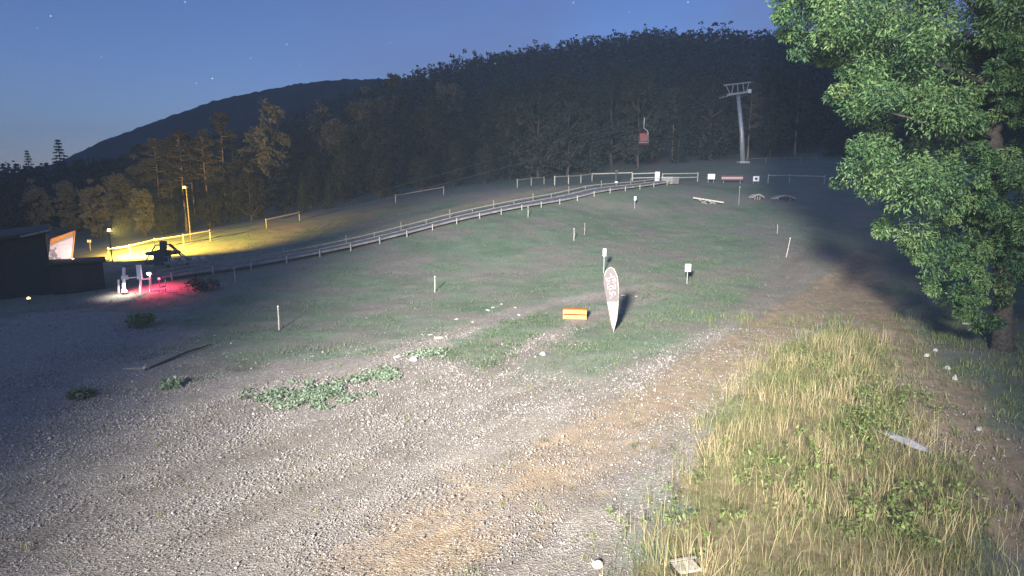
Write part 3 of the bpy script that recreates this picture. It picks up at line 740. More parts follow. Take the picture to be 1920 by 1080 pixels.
# low pale weed patches on the gravel
for (px, py, rx, ry, n_, lb) in ((572, 742, 1.5, .9, 90, 'pale green weed patch with whitish leaves on the gravel, left'), (715, 705, .6, .5, 60, 'bluish pale weed patch on the gravel, right of the larger one'),
                                 (800, 665, .6, .4, 44, 'small sparse weed patch left of the grassy strip')):
    p = ground_at(px, py); x = rng.normal(p.x, rx * .5, n_); y = rng.normal(p.y, ry * .6, n_); z = H(x, y)
    lv = clump_leaves(np.stack([x - p.x, y - p.y, z - p.z + .06], -1), rng.uniform(.18, .3, n_), 30, .12, .05, flat=.22)
    o = link('weed_patch', fast_mesh('weed_patch', *lv[:2], var=lv[2]), 'pale_weed', label=lb, cat='weeds', group='weed patches on the gravel'); o.location = p

# shrubs on the slope by the lift gate
def shrub(px, py, r, h, label, m='forest_leaves', name='shrub'):
    p = ground_at(px, py); o = thing(name, label, 'shrub', p)
    n_ = 16; a = rng.uniform(0, 6.28, n_); q = rng.uniform(0, 1, n_) ** .5 * r
    cs = np.stack([np.cos(a) * q, np.sin(a) * q, rng.uniform(.25, .8, n_) * h], -1)
    lv = clump_leaves(cs, np.full(n_, r * .45), 36, .16, .08, flat=.8)
    link('foliage', fast_mesh('foliage', *lv[:2], var=lv[2]), m, o)
    mb = MB()
    for i in range(5): mb.tube([(0, 0, -.05), tuple(cs[i] * .5), tuple(cs[i])], [.03, .02, .008], 5)
    mb.build('stem', 'bark', o)
shrub(265, 612, .55, .6, 'dark leafy shrub on the slope below the lit gate', 'weed_leaves')
shrub(322, 725, .3, .22, 'low scrub tuft left of the gravel edge', 'pale_weed')
shrub(155, 745, .3, .2, 'dim scrub tuft at the dark left edge of the gravel', 'turf_blades')
shrub(378, 545, .8, .7, 'dim shrub right of the red-lit gate')

# ------------------------------------------------------------------ stones
def stone(px, py, sx, sy, sz, label, m='pale_stone', name='stone', cat='stone', rz=0.0, group=None):
    p = ground_at(px, py)
    import bmesh
    bm = bmesh.new(); bmesh.ops.create_icosphere(bm, subdivisions=2, radius=1)
    ph = random.uniform(0, 9)
    for v in bm.verts:
        k = 1 + .16 * math.sin(v.co.x * 3 + ph) * math.cos(v.co.y * 2.6 + ph) + .1 * math.sin(v.co.z * 5 + ph * 2) + random.uniform(-.05, .05)
        v.co = Vector((v.co.x * sx * k, v.co.y * sy * k, max(-.3, v.co.z) * sz * k + sz * .2))
    me = bpy.data.meshes.new(name); bm.to_mesh(me); bm.free()
    o = link(name, me, m, label=label, cat=cat, group=group); o.location = p; o.rotation_euler = (0, 0, rz)
    return o
stone(1738, 668, .11, .09, .11, 'pale stone nearest the foot of the path, lower of a pair', group='pale stones near the large tree')
stone(1754, 658, .09, .08, .09, 'pale stone right of the pair near the large tree', group='pale stones near the large tree')
stone(1776, 692, .12, .09, .1, 'dull stone between the pair and the upright stone', group='pale stones near the large tree')
stone(1790, 712, .08, .07, .14, 'small upright pale stone near the large tree', group='pale stones near the large tree')
stone(1836, 806, .08, .07, .08, 'single pale stone at the dark right side', group='pale stones near the large tree')
stone(1815, 608, .3, .15, .12, 'flat pale stone left of the trunk', group='pale stones near the large tree')
stone(1120, 1062, .10, .09, .10, 'round cream stone at the bottom edge of the picture')
stone(1695, 826, .24, .7, .06, 'grey flat slab lying right of the tall grass', 'grey_stone', 'stone_slab', rz=.25)
stone(1018, 666, .13, .12, .12, 'dark stone between the two grassy strips', 'grey_stone')
stone(775, 676, .16, .12, .13, 'dark stone left end of the small grassy strip', 'grey_stone')
for i, (px, py, s) in enumerate(((838, 625, .22), (857, 640, .13), (795, 652, .2), (720, 683, .2), (905, 590, .2), (945, 572, .18), (918, 580, .15), (860, 605, .15), (800, 640, .14), (826, 618, .12), (890, 615, .12), (1168, 595, .2), (700, 610, .1), (1185, 548, .2), (1190, 565, .18), (960, 582, .15), (985, 590, .12))):
    p = stone(px + random.uniform(-25, 25), py + random.uniform(-14, 14), s * .9, s * .5, s * .3, 'flat pale stone lying on the lower piste near the gravel edge', rz=random.uniform(0, 3), group='flat pale stones on the lower piste')
# cut planks at the bottom edge
p = ground_at(1285, 1068); o = thing('timber_offcut', 'broken pale plank lying at the bottom edge beside the grass', 'plank', p, .25)
MB().box((0, 0, .05), (.42, .26, .05)).build('board', 'pale_wood', o); MB().box((-.23, -.05, .04), (.04, .34, .07)).build('batten', 'dark_wood', o)
MB().box((.05, .17, .085), (.5, .05, .02)).build('splinter', 'grey_wood', o)
p = ground_at(282, 690); o = thing('stick', 'dark stick leaning beside a pale board on the left slope', 'stick', p)
MB().tube([(0, -.3, .02), (.45, 1.6, .12), (.7, 3.0, .05)], [.05, .04, .02], 6).build('shaft', 'dark_wood', o); MB().tube([(.3, .9, .08), (.55, 1.0, .25)], [.02, .01], 5).build('twig', 'dark_wood', o)
p = ground_at(277, 692); o = thing('flat_board', 'pale board lying on the left slope by the stick', 'board', p, .05)
MB().box((-.35, .0, .05), (.85, .22, .05)).build('plank', 'grey_wood', o); MB().box((-.05, -.02, .1), (.1, .2, .06)).build('cleat', 'pale_wood', o)

# ------------------------------------------------------------------ teardrop flag
p = ground_at(1148, 624)
fl = thing('teardrop_flag', 'teardrop advertising flag with mauve top and cream tip on the grass', 'flag', p)
s = p.y / FPX * 1.015
outl = [(1, 0), (6, 22), (8, 50), (8, 80), (5, 103), (-2, 118), (-9, 121), (-16, 115), (-20, 104), (-20, 90), (-15, 66), (-8, 34), (-2, 6)]
def fpt(x, z): return ((x + 1) * s, (z) * s)
def clipz(pts, z0, keep_up):
    out = []
    for i in range(len(pts)):
        a, b_ = pts[i], pts[(i + 1) % len(pts)]
        ia, ib = (a[1] >= z0) == keep_up, (b_[1] >= z0) == keep_up
        if ia: out.append(a)
        if ia != ib: u = (z0 - a[1]) / (b_[1] - a[1]); out.append((a[0] + (b_[0] - a[0]) * u, z0))
    return out
up = [fpt(x, z + 5) for x, z in clipz(outl, 55, True)]; lo = [fpt(x, z + 5) for x, z in clipz(outl, 55, False)]
sail = MB().prism(up, -.006, .006).build('flag_top', 'mauve_fabric', fl, label='mauve upper sail with white marks')
MB().prism(lo, -.006, .006).build('flag_tip', 'cream_fabric', fl, label='cream lower tip')
MB().tube([(0, .02, -.15), (.02 * 1, .02, 8 * s)], [.02, .02], 8).build('ground_spike', 'dark_steel', fl)
MB().tube([(fpt(x, z + 5)[0] + .012, 0, fpt(x, z + 5)[1]) for x, z in [(1, -4)] + outl[:9]], .014, 6).build('pole', 'pale_wood', fl)
marks = MB()
for (x, z, w_, h_, r_) in ((-13, 98, 3, 9, .4), (-9, 101, 6, 2, .5), (-9, 96, 5, 2, .5), (-10, 91, 6, 2, .5), (-5, 106, 2, 10, .4), (-1, 104, 6, 2, .5), (-1, 98, 6, 2, .5), (0, 93, 5, 2, .5), (3, 98, 2, 8, .3),
                           (-11, 84, 2, 8, .4), (-6, 86, 6, 2, .6), (-6, 80, 6, 2, .6), (-1, 84, 2, 9, .4), (2, 82, 5, 2, .5), (3, 88, 2, 6, .4), (-7, 73, 2, 8, .3), (-2, 74, 6, 2, .7), (-2, 68, 2, 6, .4), (3, 72, 2, 8, .3), (-5, 64, 2, 4, .3)):
    q = fpt(x - 1, z + 4); marks.box((q[0], -.009, q[1]), (w_ * s * .8, .004, h_ * s * .8), Matrix.Rotation(-r_ * .8, 3, 'Y'))
marks.build('print', 'print_white', sail)

# ------------------------------------------------------------------ orange box bench
p = ground_at(1078, 597); p.z -= .01
ob = thing('orange_box', 'orange wooden box with a dark slot on the grass left of the flag', 'box', p, -.16)
wd, hh = 1.12, .46
for z in (.10, .345): MB().box((0, -.22, z + .02), (wd, .03, .18)).build('plank', 'orange_paint', ob)
for sx in (-1, 1): MB().box((sx * (wd / 2 - .02), .0, .24), (.035, .40, hh - .01)).build('side_panel', 'orange_dark', ob)
MB().box((0, .21, .24), (wd - .08, .03, .44)).build('back_panel', 'orange_dark', ob)
MB().box((0, .0, .485), (wd - .002, .46, .03)).build('lid', 'orange_dark', ob)
MB().box((0, -.195, .25), (.06, .02, .40)).build('batten', 'dark_wood', ob)

# ------------------------------------------------------------------ small signs and stakes on the slope
def sign(px, base_py, top_py, wpx, hpx, label, dark=False, split=False, lean=0.0, name='piste_sign'):
    p = ground_at(px, base_py); s = p.y / FPX / CP
    H_ = (base_py - top_py) * s; o = thing(name, label, 'sign', p); o.rotation_euler = (0, lean, random.uniform(-.1, .1))
    MB().tube([(0, 0, -.2), (0, 0, H_ - .02)], .03, 8).build('post', 'galvanised', o)
    w_, h_ = wpx * s, hpx * s; zc = H_ - h_ / 2
    if dark: MB().box((0, -.045, zc), (w_ * 1.25, .02, h_ * 1.1)).build('backing_board', 'dark_steel', o)
    if split:
        for k in (-1, 1): MB().box((k * w_ * .25, -.065, zc), (w_ * .44, .016, h_ * .92)).build('panel', 'white_paint', o)
    else: MB().box((0, -.065, zc), (w_, .018, h_)).build('panel', 'white_paint', o)
sign(1132, 512, 466, 6, 14, 'narrow white sign on a tall post behind the flag', True)
sign(1288, 533, 494, 11, 15, 'square two-part white sign on a short post right of the flag', True, True)
sign(1190, 391, 369, 4, 7, 'tiny white marker sign below the upper end of the conveyor')
def stake(px, b_py, t_py, label, lean=0.0, m='pale_wood', r=.035, group='marker stakes on the piste'):
    p = ground_at(px, b_py); s = p.y / FPX / CP; h = (b_py - t_py) * s
    o = thing('marker_stake', label, 'stake', p, group=group); o.rotation_euler = (0, lean, 0)
    MB().tube([(0, 0, -.2), (.01, 0, h * .5), (0, 0, h)], [r, r * .95, r * .8], 7).build('pole', m, o)
    MB().tube([(0, 0, h * .99), (0, 0, h * 1.03)], [r * 1.15, r * .7], 7).build('cap', 'white_paint', o)
stake(815, 548, 518, 'pale stake in the middle of the grassy slope', .03)
stake(523, 618, 573, 'pale stake on the left part of the slope', .02)
stake(1076, 451, 429, 'pale stake below the middle of the conveyor')
stake(1474, 482, 447, 'leaning pale stake at the right by the gravel path', .14)
stake(1457, 438, 422, 'thin short stake above the leaning stake', 0, r=.025)
stake(441, 530, 503, 'stake below the lower conveyor, right of the gate')
stake(990, 408, 388, 'stake just below the conveyor at its middle')
stake(1096, 440, 420, 'faint short stake right of the middle slope stake', r=.02)
stake(1385, 384, 352, 'slender stake under the red and white banner', 0, 'grey_wood')

# ------------------------------------------------------------------ conveyor lift up the slope
A3 = Vector((A_[0], A_[1], 0)); B3 = Vector((B_[0], B_[1], 0)); dirv = (B3 - A3).normalized(); nrm = Vector((-dirv.y, dirv.x, 0)); LEN = (B3 - A3).length
cv = thing('conveyor_lift', 'long conveyor lift with pale side rails climbing the slope from the lit gate', 'ski lift', (A3.x, A3.y, hz(A3.x, A3.y)))
O = Vector(cv.location)
def cpt(u, off, up):
    q = A3 + dirv * u + nrm * off; return Vector((q.x, q.y, hz(q.x, q.y) + up)) - O
st = np.linspace(1.5, LEN - 1, 30)
def strip(off0, off1, up0, up1):
    mb = MB()
    for a, b_ in zip(st[:-1], st[1:]):
        k = len(mb.v)
        for u in (a, b_):
            for (o_, z_) in ((off0, up0), (off1, up0), (off1, up1), (off0, up1)): mb.v.append(tuple(cpt(u, o_, z_)))
        for q in ((0, 1, 5, 4), (1, 2, 6, 5), (2, 3, 7, 6), (3, 0, 4, 7)): mb.f.append([k + i for i in q])
    return mb
strip(-.42, .42, .26, .31).build('belt', 'conveyor_belt', cv)
strip(-.52, -.43, .24, .38).build('side_rail', 'conveyor_rail', cv)
strip(.43, .52, .24, .38).build('side_rail', 'conveyor_rail', cv)
strip(.95, 1.0, .5, .58).build('hand_rail', 'grey_wood', cv)
for i, u in enumerate(np.linspace(2, LEN - 2, 22)):
    a = cpt(u, -.62, -.1); b_ = cpt(u, -.62, .52); MB().tube([a, b_], .045, 6).build('support_post', 'pale_wood', cv)
    a = cpt(u + .4, .98, -.1); b_ = cpt(u + .4, .98, .9 if i % 2 else .6); MB().tube([a, b_], .035, 6).build('support_post', 'grey_wood', cv)
# drive housing at the top
c0 = cpt(LEN - .6, 0, 0)
rotm = Matrix.Rotation(math.atan2(dirv.y, dirv.x), 3, 'Z')
MB().box(c0 + Vector((0, 0, .35)), (1.2, 1.5, .7), rotm).build('drive_housing', 'grey_wood', cv)
MB().box(c0 + Vector((0, 0, .74)), (1.3, 1.6, .06), rotm).build('housing_lid', 'snow_net', cv)

# ------------------------------------------------------------------ rail fences along the wood and at the top
def fence(pts, label, h=1.0, rails=(.95, .5), m='pale_wood', every=4.0, name='rail_fence', thick=.06, group='rail fences'):
    P = [ground_at(*q) if not isinstance(q, Vector) else q for q in pts]
    o = thing(name, label, 'fence', P[0], group=group); O = Vector(P[0])
    for a, b_ in zip(P[:-1], P[1:]):
        Ls = (b_ - a).length; n_ = max(1, round(Ls / every))
        pr_ = None
        for i in range(n_ + 1):
            q = a.lerp(b_, i / n_); q = Vector((q.x, q.y, hz(q.x, q.y)))
            if i < n_ or b_ is P[-1]: MB().tube([q - O + Vector((0, 0, -.2)), q - O + Vector((0, 0, h * 1.08))], .055, 6).build('post', m, o)
            if pr_ is not None:
                for z in rails: MB().tube([pr_ - O + Vector((0, -.07, z * h)), q - O + Vector((0, -.07, z * h + random.uniform(-.02, .02)))], thick * .6, 6).build('rail', m, o)
            pr_ = q
    return o
fence([(1040, 348), (1110, 340), (1185, 338)], 'pale rail fence at the top left of the piste', 1.0, (.95,), thick=.11)
fence([(1186, 341), (1228, 340)], 'double rail fence left of the tall white board', 1.0, (.98, .45), thick=.10)
fence([(1242, 342), (1308, 340)], 'yellowish rail fence right of the tall white board', 1.0, (.98, .5), 'orange_dark' if False else 'pale_wood', thick=.10)
fence([(1440, 343), (1480, 343), (1545, 345)], 'pale rail fence at the right end of the top line', 1.0, (.9,), thick=.11)
fence([(500, 428), (562, 414)], 'short pale rail at the wood edge on the left', .9, (.95,), 'grey_wood', thick=.14)
fence([(742, 381), (832, 365)], 'pale rail at the wood edge in the middle', .9, (.95,), 'grey_wood', thick=.09)
fence([(970, 352), (1020, 346)], 'faint rail segment at the wood edge before the top fence', .9, (.95,), 'grey_wood', thick=.09)
fence([(205, 489), (245, 483), (292, 470), (345, 461), (395, 452)], 'wooden fence on the crest of the yellow-lit bank', 1.0, (.95,), 'grey_wood', 3.0, thick=.10)
fence([(1400, 306), (1470, 304), (1530, 302)], 'faint rail behind the lift tower', .7, (.9,), 'grey_wood', 5.0)
def board(px, py0, py1, wpx, label, m='white_paint', legs=True, name='notice_board', cat='board', Y=None, hh=None):
    """a panel whose top is at pixel py0 and foot at ground py1"""
    p = ground_at(px, py1); s = p.y / FPX / CP; h = (py1 - py0) * s; w_ = wpx * s
    o = thing(name, label, cat, p)
    b0 = h * (1 - (hh or .7))
    MB().box((0, -.03, (h + b0) / 2), (w_, .04, h - b0)).build('panel', m, o)
    for k in (-1, 1): MB().tube([(k * w_ * .38, .03, -.15), (k * w_ * .38, .03, h * .95)], .035, 6).build('post', 'grey_wood', o)
    return o, w_, h, b0
board(1232, 323, 341, 8, 'tall narrow white board in the top fence', hh=.9)
board(1333, 327, 343, 13, 'wide white board in the top fence', hh=.58)
o, w_, h, b0 = board(1372, 330, 344, 40, 'red and white banner in the top fence', 'red_paint', hh=.6, name='banner', cat='banner')
MB().box((0, -.06, (h + b0) / 2), (w_ * .96, .012, (h - b0) * .45)).build('white_stripe', 'print_white', o)
o, w_, h, b0 = board(1417, 331, 344, 11, 'small white board with a dark centre at the top fence', hh=.7)
MB().box((0, -.06, (h + b0) / 2), (w_ * .4, .012, (h - b0) * .45)).build('dark_mark', 'dark_steel', o)
p = ground_at(1155, 344); s = p.y / FPX; o = thing('control_post', 'dark post with white foot at the top left fence', 'post', p)
MB().tube([(0, 0, 0), (0, 0, 22 * s)], .13, 8).build('column', 'dark_steel', o); MB().box((0, -.16, 2.2 * s), (.36, .1, 3 * s)).build('foot_plate', 'white_paint', o)
MB().box((0, 0, 23 * s), (.34, .3, 2.4 * s)).build('head', 'dark_steel', o)

# obstacles on the upper slope
p = ground_at(1325, 380); s = p.y / FPX / CP; o = thing('obstacle_rail', 'long pale beam tilted on a small trestle on the upper slope', 'obstacle', p)
a = Vector((-25 * s, 0, 9 * s)); b_ = Vector((25 * s, -1.0, 1 * s)); MB().bar(a, b_, .25, .14).build('beam', 'pale_wood', o)
for q in (.35, .65):
    c_ = a.lerp(b_, q); MB().bar(c_ + Vector((-.5, 0, -.03)), (c_.x + .3, c_.y, -.1), .1, .08).build('trestle_leg', 'grey_wood', o); MB().bar(c_ + Vector((.5, .05, -.03)), (c_.x - .3, c_.y + .05, -.1), .1, .08).build('trestle_leg', 'grey_wood', o)
def arch(px, py, wpx, hpx, label, legs):
    p = ground_at(px, py); s = p.y / FPX / CP; w_, h = wpx * s, hpx * s
    o = thing('arched_obstacle', label, 'obstacle', p, group='arched obstacles on the upper slope')
    n_ = 9; prof = [(-w_ / 2 + w_ * i / n_, h * (.35 + .65 * math.sin(math.pi * i / n_))) for i in range(n_ + 1)]
    MB().prism(prof + [(x, z - .1) for x, z in prof[::-1]], -.6, .6).build('deck', 'pale_wood', o)
    for k in legs: MB().tube([(k * w_, -.3, -.2), (k * w_, -.3, h * .75)], .06, 6).build('leg', 'grey_wood', o)
arch(1418, 373, 22, 9, 'small pale arched obstacle on a leg, left of the flatter one', (0, -.2, .2))
arch(1468, 375, 38, 9, 'wider flat pale arched obstacle on the upper slope, right', (-.3, .3))

# ------------------------------------------------------------------ chairlift tower, rope, chair
p = ground_at(1393, 305); s = p.y / FPX / CP
tw_ = thing('lift_tower', 'white steel chairlift tower with crossarm standing before the dark wood', 'lift tower', p)
def tpt(px, py, dy=0.0): return at(px, py, p.y + dy) - p
top = tpt(1384, 178)
MB().tube([(0, 0, -.3), tpt(1391, 250), top], [.40, .34, .27], 16).build('mast', 'galvanised', tw_, True)
MB().box((0, 0, .05), (1.5, 1.5, .3)).build('base_block', 'grey_stone', tw_)
MB().bar(tpt(1363, 178), tpt(1406, 172), .3, .3).build('crossarm', 'galvanised', tw_)
MB().bar(tpt(1357, 160), tpt(1408, 154), .16, .18).build('lifting_beam', 'galvanised', tw_)
for (a, b_) in (((1361, 160), (1369, 176)), ((1404, 155), (1400, 172)), ((1383, 157), (1384, 175)), ((1375, 159), (1372, 176)), ((1393, 157), (1395, 172))):
    MB().tube([tpt(*a), tpt(*b_)], .06, 6).build('strut', 'galvanised', tw_)
for (a, b_) in (((1349, 184), (1374, 177)), ((1388, 181), (1397, 178))):
    q0, q1 = tpt(*a), tpt(*b_); sb = MB().bar(q0, q1, .14, .16).build('sheave_bar', 'galvanised', tw_)
    for k in range(4):
        c_ = q0.lerp(q1, (k + .5) / 4) + Vector((0, -.12, .1)); MB().tube([c_, c_ + Vector((0, .1, 0))], .16, 10).build('sheave', 'dark_steel', sb)
MB().box(tpt(1405, 171), (.45, .4, .55)).build('junction_box', 'white_paint', tw_)
MB().bar(tpt(1370, 181), tpt(1401, 177), .5, .06).build('catwalk', 'dark_steel', tw_)
lad = MB()
for k in range(-1, 2, 2): lad.tube([(.55 + k * .16, .1, 2), top + Vector((.4 + k * .16, .1, -1))], .02, 5)
lad.build('ladder', 'dark_steel', tw_)
T0 = at(1352, 181, p.y); G0 = at(1208, 221, 80.5); dv = T0 - G0; E0 = G0 - dv * ((80.5 - 45.0) / dv.y)
def rope(a, b_, label, sag=1.0):
    pts = [a.lerp(b_, i / 14) - Vector((0, 0, sag * 4 * (i / 14) * (1 - i / 14))) for i in range(15)]
    tag(MB().tube(pts, .022, 6).build('haul_rope', 'dark_steel'), label, 'cable', 'ropes of the chairlift')
rope(T0 + Vector((0, -.1, .1)), G0, 'steel haul rope from the lift tower to the hanging chair', 0); rope(G0, E0, 'steel haul rope from the hanging chair down to the lift terminal', 0)
off = Vector((3.2, -2.8, .3)); rope(at(1394, 177, p.y - .2), E0 + off, 'return rope of the chairlift running beside the haul rope', .6)
ch = thing('lift_chair', 'empty chairlift chair with red seat hanging left of the tower', 'chair', G0)
k = 80.5 / FPX
def cq(px, py, dy=0): return Vector(((px - 1208) * k, dy, -(py - 221) * k))
MB().box(cq(1208, 221), (.3, .14, .16)).build('grip', 'dark_steel', ch)
MB().tube([cq(1208, 221), cq(1208, 239), cq(1215, 244), cq(1216, 250)], .05, 7).build('hanger', 'galvanised', ch)
MB().tube([cq(1216, 246), cq(1217, 265), cq(1200, 265)], .05, 7).build('frame', 'print_white', ch)
MB().tube([cq(1216, 246), cq(1201, 246), cq(1200, 265)], .04, 7).build('frame', 'red_paint', ch)
MB().box(cq(1208.5, 255, .05), (14 * k, .05, 13 * k)).build('backrest', 'red_paint', ch)
MB().box(cq(1208.5, 263, -.25), (15 * k, .5, .07)).build('seat', 'red_paint', ch)
MB().tube([cq(1201, 262, -.5), cq(1201, 268, -.5), cq(1216, 268, -.5), cq(1216, 262, -.5)], .03, 6).build('foot_rest', 'red_paint', ch)

# ------------------------------------------------------------------ lift terminal mast (dark silhouette against the lit bank)
q = ground_at(306, 497); lt = thing('lift_terminal', 'dark braced terminal mast of the chairlift before the yellow bank', 'lift terminal', q)
def lp(px, py, dy=0.0): return at(px, py, q.y + dy) - q
MB().bar(lp(306, 452), (0, 0, -.2), .34, .38).build('mast', 'dark_steel', lt)
MB().box((0, 0, .55), (.9, .8, 1.1)).build('pedestal', 'dark_steel', lt)
for (a, b_, dy) in (((291, 461), (271, 493), -.3), ((309, 462), (316, 486), -.3), ((316, 458), (352, 490), -.4), ((320, 458), (358, 490), .6), ((292, 460), (320, 458), 0)):
    MB().bar(lp(*a, 0), lp(*b_, dy), .09, .09).build('brace', 'dark_steel', lt)
MB().bar(lp(274, 494, -.2), lp(303, 489, -.2), .2, .18).build('beam', 'dark_steel', lt)
c_ = lp(306, 474, 1.2)
MB().tube([c_ + Vector((0, 0, -.08)), c_ + Vector((0, 0, .08))], 1.2, 24).build('bullwheel', 'dark_steel', lt)
for pxx in (316, 325, 332):
    a = lp(pxx, 492, -.8); MB().tube([a, lp(pxx, 486, -.8)], .05, 6).build('bollard', 'pale_wood', lt)
# boarding frames with loose gear beside it
q = ground_at(352, 500); o = thing('boarding_ramp', 'low grey boarding ramp with rollers right of the terminal mast', 'ramp', q, .62)
MB().box((0, 0, .35), (2.8, 1.0, .1)).build('deck', 'grey_wood', o)
for x in (-1.2, 0, 1.2):
    for y in (-.42, .42): MB().box((x, y, .14), (.1, .1, .36)).build('leg', 'dark_steel', o)
for x in (-.9, -.2, .5, 1.1): MB().tube([(x, -.5, .52), (x, .5, .52)], .13, 10).build('roller', 'galvanised', o)
MB().bar((-1.4, -.5, .85), (1.4, -.5, .75), .05, .05).build('hand_rail', 'galvanised', o)
for x in (-1.2, 1.2): MB().tube([(x, -.5, .3), (x, -.5, .8)], .03, 6).build('rail_post', 'galvanised', o)

# ------------------------------------------------------------------ lit gate at the foot of the conveyor
q = ground_at(255, 549); gt = thing('access_gate', 'white access gate posts lit white and red at the foot of the conveyor', 'gate', q)
def gp(px, py, dy=0.0): return at(px, py, q.y + dy) - q
for (px, tpy, bpy_, r, dy) in ((232, 502, 551, .085, -.2), (263, 520, 546, .06, 0), (281, 513, 545, .05, .1), (310, 524, 545, .03, .1), (222, 524, 545, .05, .1)):
    b_ = gp(px, bpy_, dy); MB().tube([Vector((b_.x, dy, -.1)), gp(px, tpy, dy)], r, 8).build('post', 'white_paint', gt)
MB().box(gp(261, 510, 0), (.24, .12, .82)).build('reader_column', 'white_paint', gt)
MB().box(gp(234, 520, -.2), (.3, .2, .22)).build('turnstile_head', 'white_paint', gt)
MB().bar(gp(234, 522, -.2), gp(263, 519, 0), .05, .06).build('cross_bar', 'white_paint', gt)
MB().bar(gp(264, 524, 0), gp(281, 523, .1), .05, .06).build('cross_bar', 'white_paint', gt)
MB().bar(gp(283, 546, .1), gp(312, 543, .1), .05, .05).build('cross_bar', 'dark_steel', gt)
MB().bar(gp(234, 499, .5), gp(290, 499, .5), .08, .10).build('roof_bar', 'dark_steel', gt)
MB().tube([gp(279, 515, 0), gp(279, 511.5, 0)], .1, 10).build('lamp_ball', 'white_bulb', gt)
def lamp(name, label, loc, bulb, base_r=.08):
    o = thing(name, label, 'lamp', loc); 
    MB().tube([(0, 0, -.03), (0, 0, .03)], base_r * 1.3, 10).build('housing', 'dark_steel', o)
    MB().tube([(0, 0, .03), (0, 0, .03 + base_r * .9), (0, 0, .03 + base_r * 1.3)], [base_r, base_r * .8, base_r * .2], 10, True).build('bulb', bulb, o)
    return o
a = ground_at(238, 551); lamp('ground_lamp', 'white lamp on the ground at the left gate post', a + Vector((0, -.2, .12)), 'white_bulb', .14)
spot('white_gate_light', a + Vector((0.1, -.45, .7)), a + Vector((.12, -.4, 0)), 200, (1.0, 0.9, 0.92), 150, .4, .1)
a = ground_at(300, 540); lamp('signal_lamp', 'small red lamp in the gate beside the conveyor foot', a + Vector((0, 0, .5)), 'red_bulb', .06)
MB().tube([(0, 0, -.62), (0, 0, 0)], .025, 6).build('stem', 'dark_steel', bpy.data.objects[[x.name for x in bpy.data.objects if x.name.startswith('signal_lamp')][0]])
spot('red_gate_light', a + Vector((0, -.35, 1.0)), a + Vector((.1, -.4, 0)), 900, (1.0, 0.05, 0.16), 150, .4, .08)

# ------------------------------------------------------------------ left: dark hut, low shed, billboard, sodium lamp
q = at(40, 560, 34.5); q.z = hz(q.x, q.y)
hu = thing('lift_hut', 'black unlit hut with sloping roof at the left edge', 'hut', q, .64)
def hp(px, py): v = at(px, py, q.y) - q; return Vector((v.x * .8, 0, v.z))
zt = hp(60, 436).z; xr = hp(94, 480).x; xl = hp(-220, 480).x
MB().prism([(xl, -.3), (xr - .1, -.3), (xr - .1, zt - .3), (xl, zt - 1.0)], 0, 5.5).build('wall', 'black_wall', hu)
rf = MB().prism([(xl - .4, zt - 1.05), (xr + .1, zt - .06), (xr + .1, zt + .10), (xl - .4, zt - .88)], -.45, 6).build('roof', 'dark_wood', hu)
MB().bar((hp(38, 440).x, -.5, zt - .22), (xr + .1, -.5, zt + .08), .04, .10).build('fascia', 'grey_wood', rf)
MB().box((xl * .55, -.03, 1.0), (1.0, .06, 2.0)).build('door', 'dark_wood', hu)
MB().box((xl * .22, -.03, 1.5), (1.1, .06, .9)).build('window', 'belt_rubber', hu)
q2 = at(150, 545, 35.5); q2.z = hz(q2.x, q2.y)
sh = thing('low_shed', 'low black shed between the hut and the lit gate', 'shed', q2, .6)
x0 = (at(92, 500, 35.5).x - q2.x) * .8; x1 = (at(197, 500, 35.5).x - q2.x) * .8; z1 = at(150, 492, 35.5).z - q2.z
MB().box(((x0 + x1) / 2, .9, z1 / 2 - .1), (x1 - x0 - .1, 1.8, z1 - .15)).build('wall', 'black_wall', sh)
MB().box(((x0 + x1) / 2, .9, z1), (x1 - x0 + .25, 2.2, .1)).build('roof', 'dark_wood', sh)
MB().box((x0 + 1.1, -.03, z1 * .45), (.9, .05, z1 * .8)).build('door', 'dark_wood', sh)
# billboard
q3 = at(112, 520, 37.6); q3.z = hz(q3.x, q3.y)
bb = thing('billboard', 'lit billboard with orange top band and lilac panel beside the hut', 'billboard', q3, .6)
def bq(px, py): v = at(px, py, 37.6) - q3; return (v.x * .82, v.z)
MB().prism([bq(90, 494), bq(133, 491), bq(136, 458), bq(94, 462)][::-1], 0, .06).build('panel', 'lilac_panel', bb)
MB().prism([bq(93.5, 462), bq(136.5, 446), bq(139, 434), bq(95, 448)][::-1], 0, .06).build('top_band', 'orange_paint', bb)
MB().prism([bq(93.2, 461.5), bq(94, 458), bq(138, 441), bq(137, 446)][::-1], -.03, .0).build('white_edge', 'print_white', bb)
MB().prism([bq(94, 461.6), bq(136.2, 457.8), bq(136.8, 446.2)][::-1], 0, .06).build('panel', 'lilac_panel', bb)
pr_ = MB()
for (x, y, w_, h_) in ((98, 470, 8, 6), (101, 477, 9, 9), (97, 485, 6, 8), (106, 483, 4, 10), (112, 486, 3, 6), (104, 466, 3, 4)):
    c_ = bq(x, y); pr_.box((c_[0], -.012, c_[1]), (w_ * .033, .012, h_ * .033), Matrix.Rotation(random.uniform(-.5, .5), 3, 'Y'))
pr_.build('print', 'print_grey', bb)
for px in (92, 135):
    c_ = bq(px, 490); MB().box((c_[0], .12, (c_[1] + .4) / 2 - .2), (.1, .1, c_[1] + .8)).build('post', 'dark_steel', bb)
e0, e1 = bq(134.5, 491), bq(140.5, 434); MB().bar((e0[0], .03, e0[1]), (e1[0], .03, e1[1]), .1, .06).build('edge_frame', 'orange_paint', bb)
a = at(137, 488, 36.75); spot('billboard_light', a + Vector((0.0, -.1, .25)), at(112, 462, 37.6), 260, (1.0, .78, .55), 130, .6, .08)
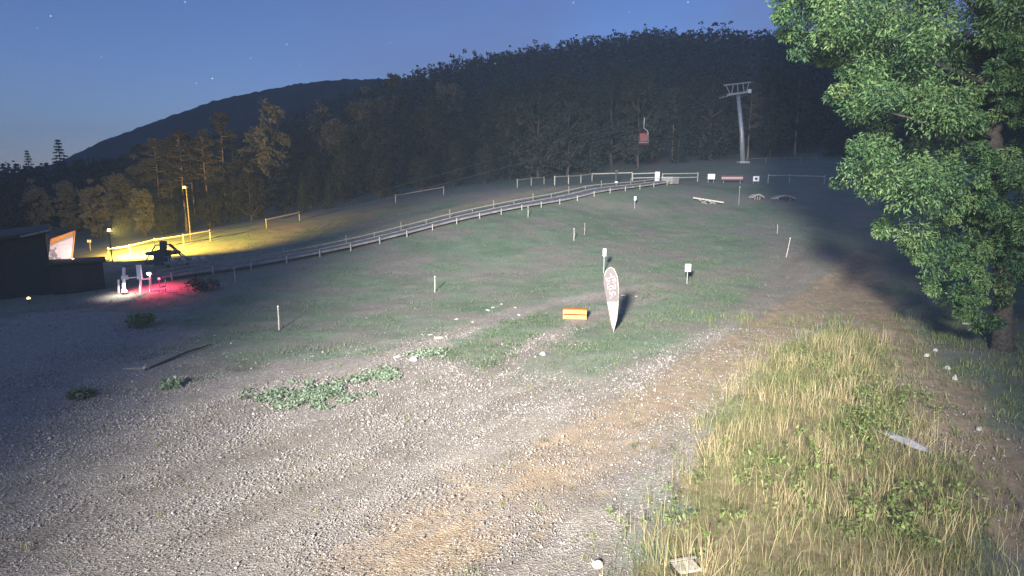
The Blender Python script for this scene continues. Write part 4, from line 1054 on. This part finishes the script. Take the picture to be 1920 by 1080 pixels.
lb_ = lamp('billboard_lamp', 'small lit lamp at the foot of the billboard', a + Vector((0.0, 0.0, 0.0)), 'sodium_bulb', .07)
MB().tube([(0, 0, -.03), (0, .05, -(a.z - hz(a.x, a.y)) - .1)], .03, 6).build('stem', 'dark_steel', lb_)
# sodium lamp on a short post behind the shed
sp_ = at(212, 500, 48.5); gz_ = hz(sp_.x, sp_.y); lamp_h = 2.6
sd_ = thing('sodium_lamp', 'yellow sodium lamp on a short post behind the low shed', 'lamp', (sp_.x, sp_.y, gz_))
MB().tube([(0, 0, -.2), (0, 0, lamp_h - .1)], .05, 8).build('post', 'dark_steel', sd_)
MB().tube([(0, 0, lamp_h - .1), (0, 0, lamp_h + .1)], [.12, .09], 10).build('bulb', 'sodium_bulb', sd_)
MB().tube([(0, 0, lamp_h + .13), (0, 0, lamp_h + .2)], [.22, .08], 10).build('hood', 'dark_steel', sd_)
spot('sodium_light', (sp_.x + .05, sp_.y + .16, gz_ + lamp_h - .05), (sp_.x + 2.0, sp_.y + 9, gz_ + 0.2), 56000, (1.0, 0.62, 0.10), 145, 1.0, .12)
# the small lit thing under the hut and specks at the wood's edge
p = ground_at(55, 570); o = lamp('yard_lantern', 'tiny warm lantern low at the dark left edge below the hut', p + Vector((0, 0, .25)), 'warm_bulb', .09)
MB().tube([(0, 0, -.4), (0, 0, -.02)], .04, 6).build('stem', 'dark_steel', o)
p = ground_at(170, 470); z_ = at(170, 452, p.y).z - p.z; o = thing('trail_sign', 'tiny white sign on a post before the dark trees, right of billboard', 'sign', p)
MB().tube([(0, 0, -.2), (0, 0, z_)], .04, 6).build('post', 'grey_wood', o)
for k_ in (-1, 1): MB().box((k_ * .12, -.05, z_), (.10, .03, .26)).build('panel', 'white_paint', o)
MB().box((0, -.05, z_ + .01), (.14, .028, .06)).build('link_panel', 'white_paint', o)
# lamp pole
p = ground_at(358, 450); zt = at(359, 351, p.y).z - p.z; o = thing('lamp_pole', 'tall pale lamp pole between the bare pines', 'lamp pole', p)
MB().tube([(0, 0, -.3), (0, 0, zt)], [.07, .045], 8).build('mast', 'bark', o); MB().box((0, -.12, zt), (.3, .45, .16)).build('lamp_head', 'white_paint', o)

# ------------------------------------------------------------------ thin night haze around the whole place
hm_ = bpy.data.materials.new('haze_air'); hm_.use_nodes = True; MATS['haze_air'] = hm_
ht = hm_.node_tree; ht.nodes.clear()
pv_ = ht.nodes.new('ShaderNodeVolumePrincipled'); pv_.inputs['Color'].default_value = (0.58, 0.76, 1.0, 1); pv_.inputs['Density'].default_value = 0.00042
pv_.inputs['Anisotropy'].default_value = 0.0
ho_ = ht.nodes.new('ShaderNodeOutputMaterial'); ht.links.new(pv_.outputs[0], ho_.inputs['Volume'])
zlo, zhi = float(Z2.min()) - 1.0, max(float(Z2.max()) + 22, float(HZ.max()) + 3)
MB().box(((xs[0] + xs[-1]) / 2, (ys[0] + ys[-1]) / 2, (zlo + zhi) / 2), (xs[-1] - xs[0] + 40, ys[-1] - ys[0] + 40, zhi - zlo)).build('haze', 'haze_air', kind='stuff')
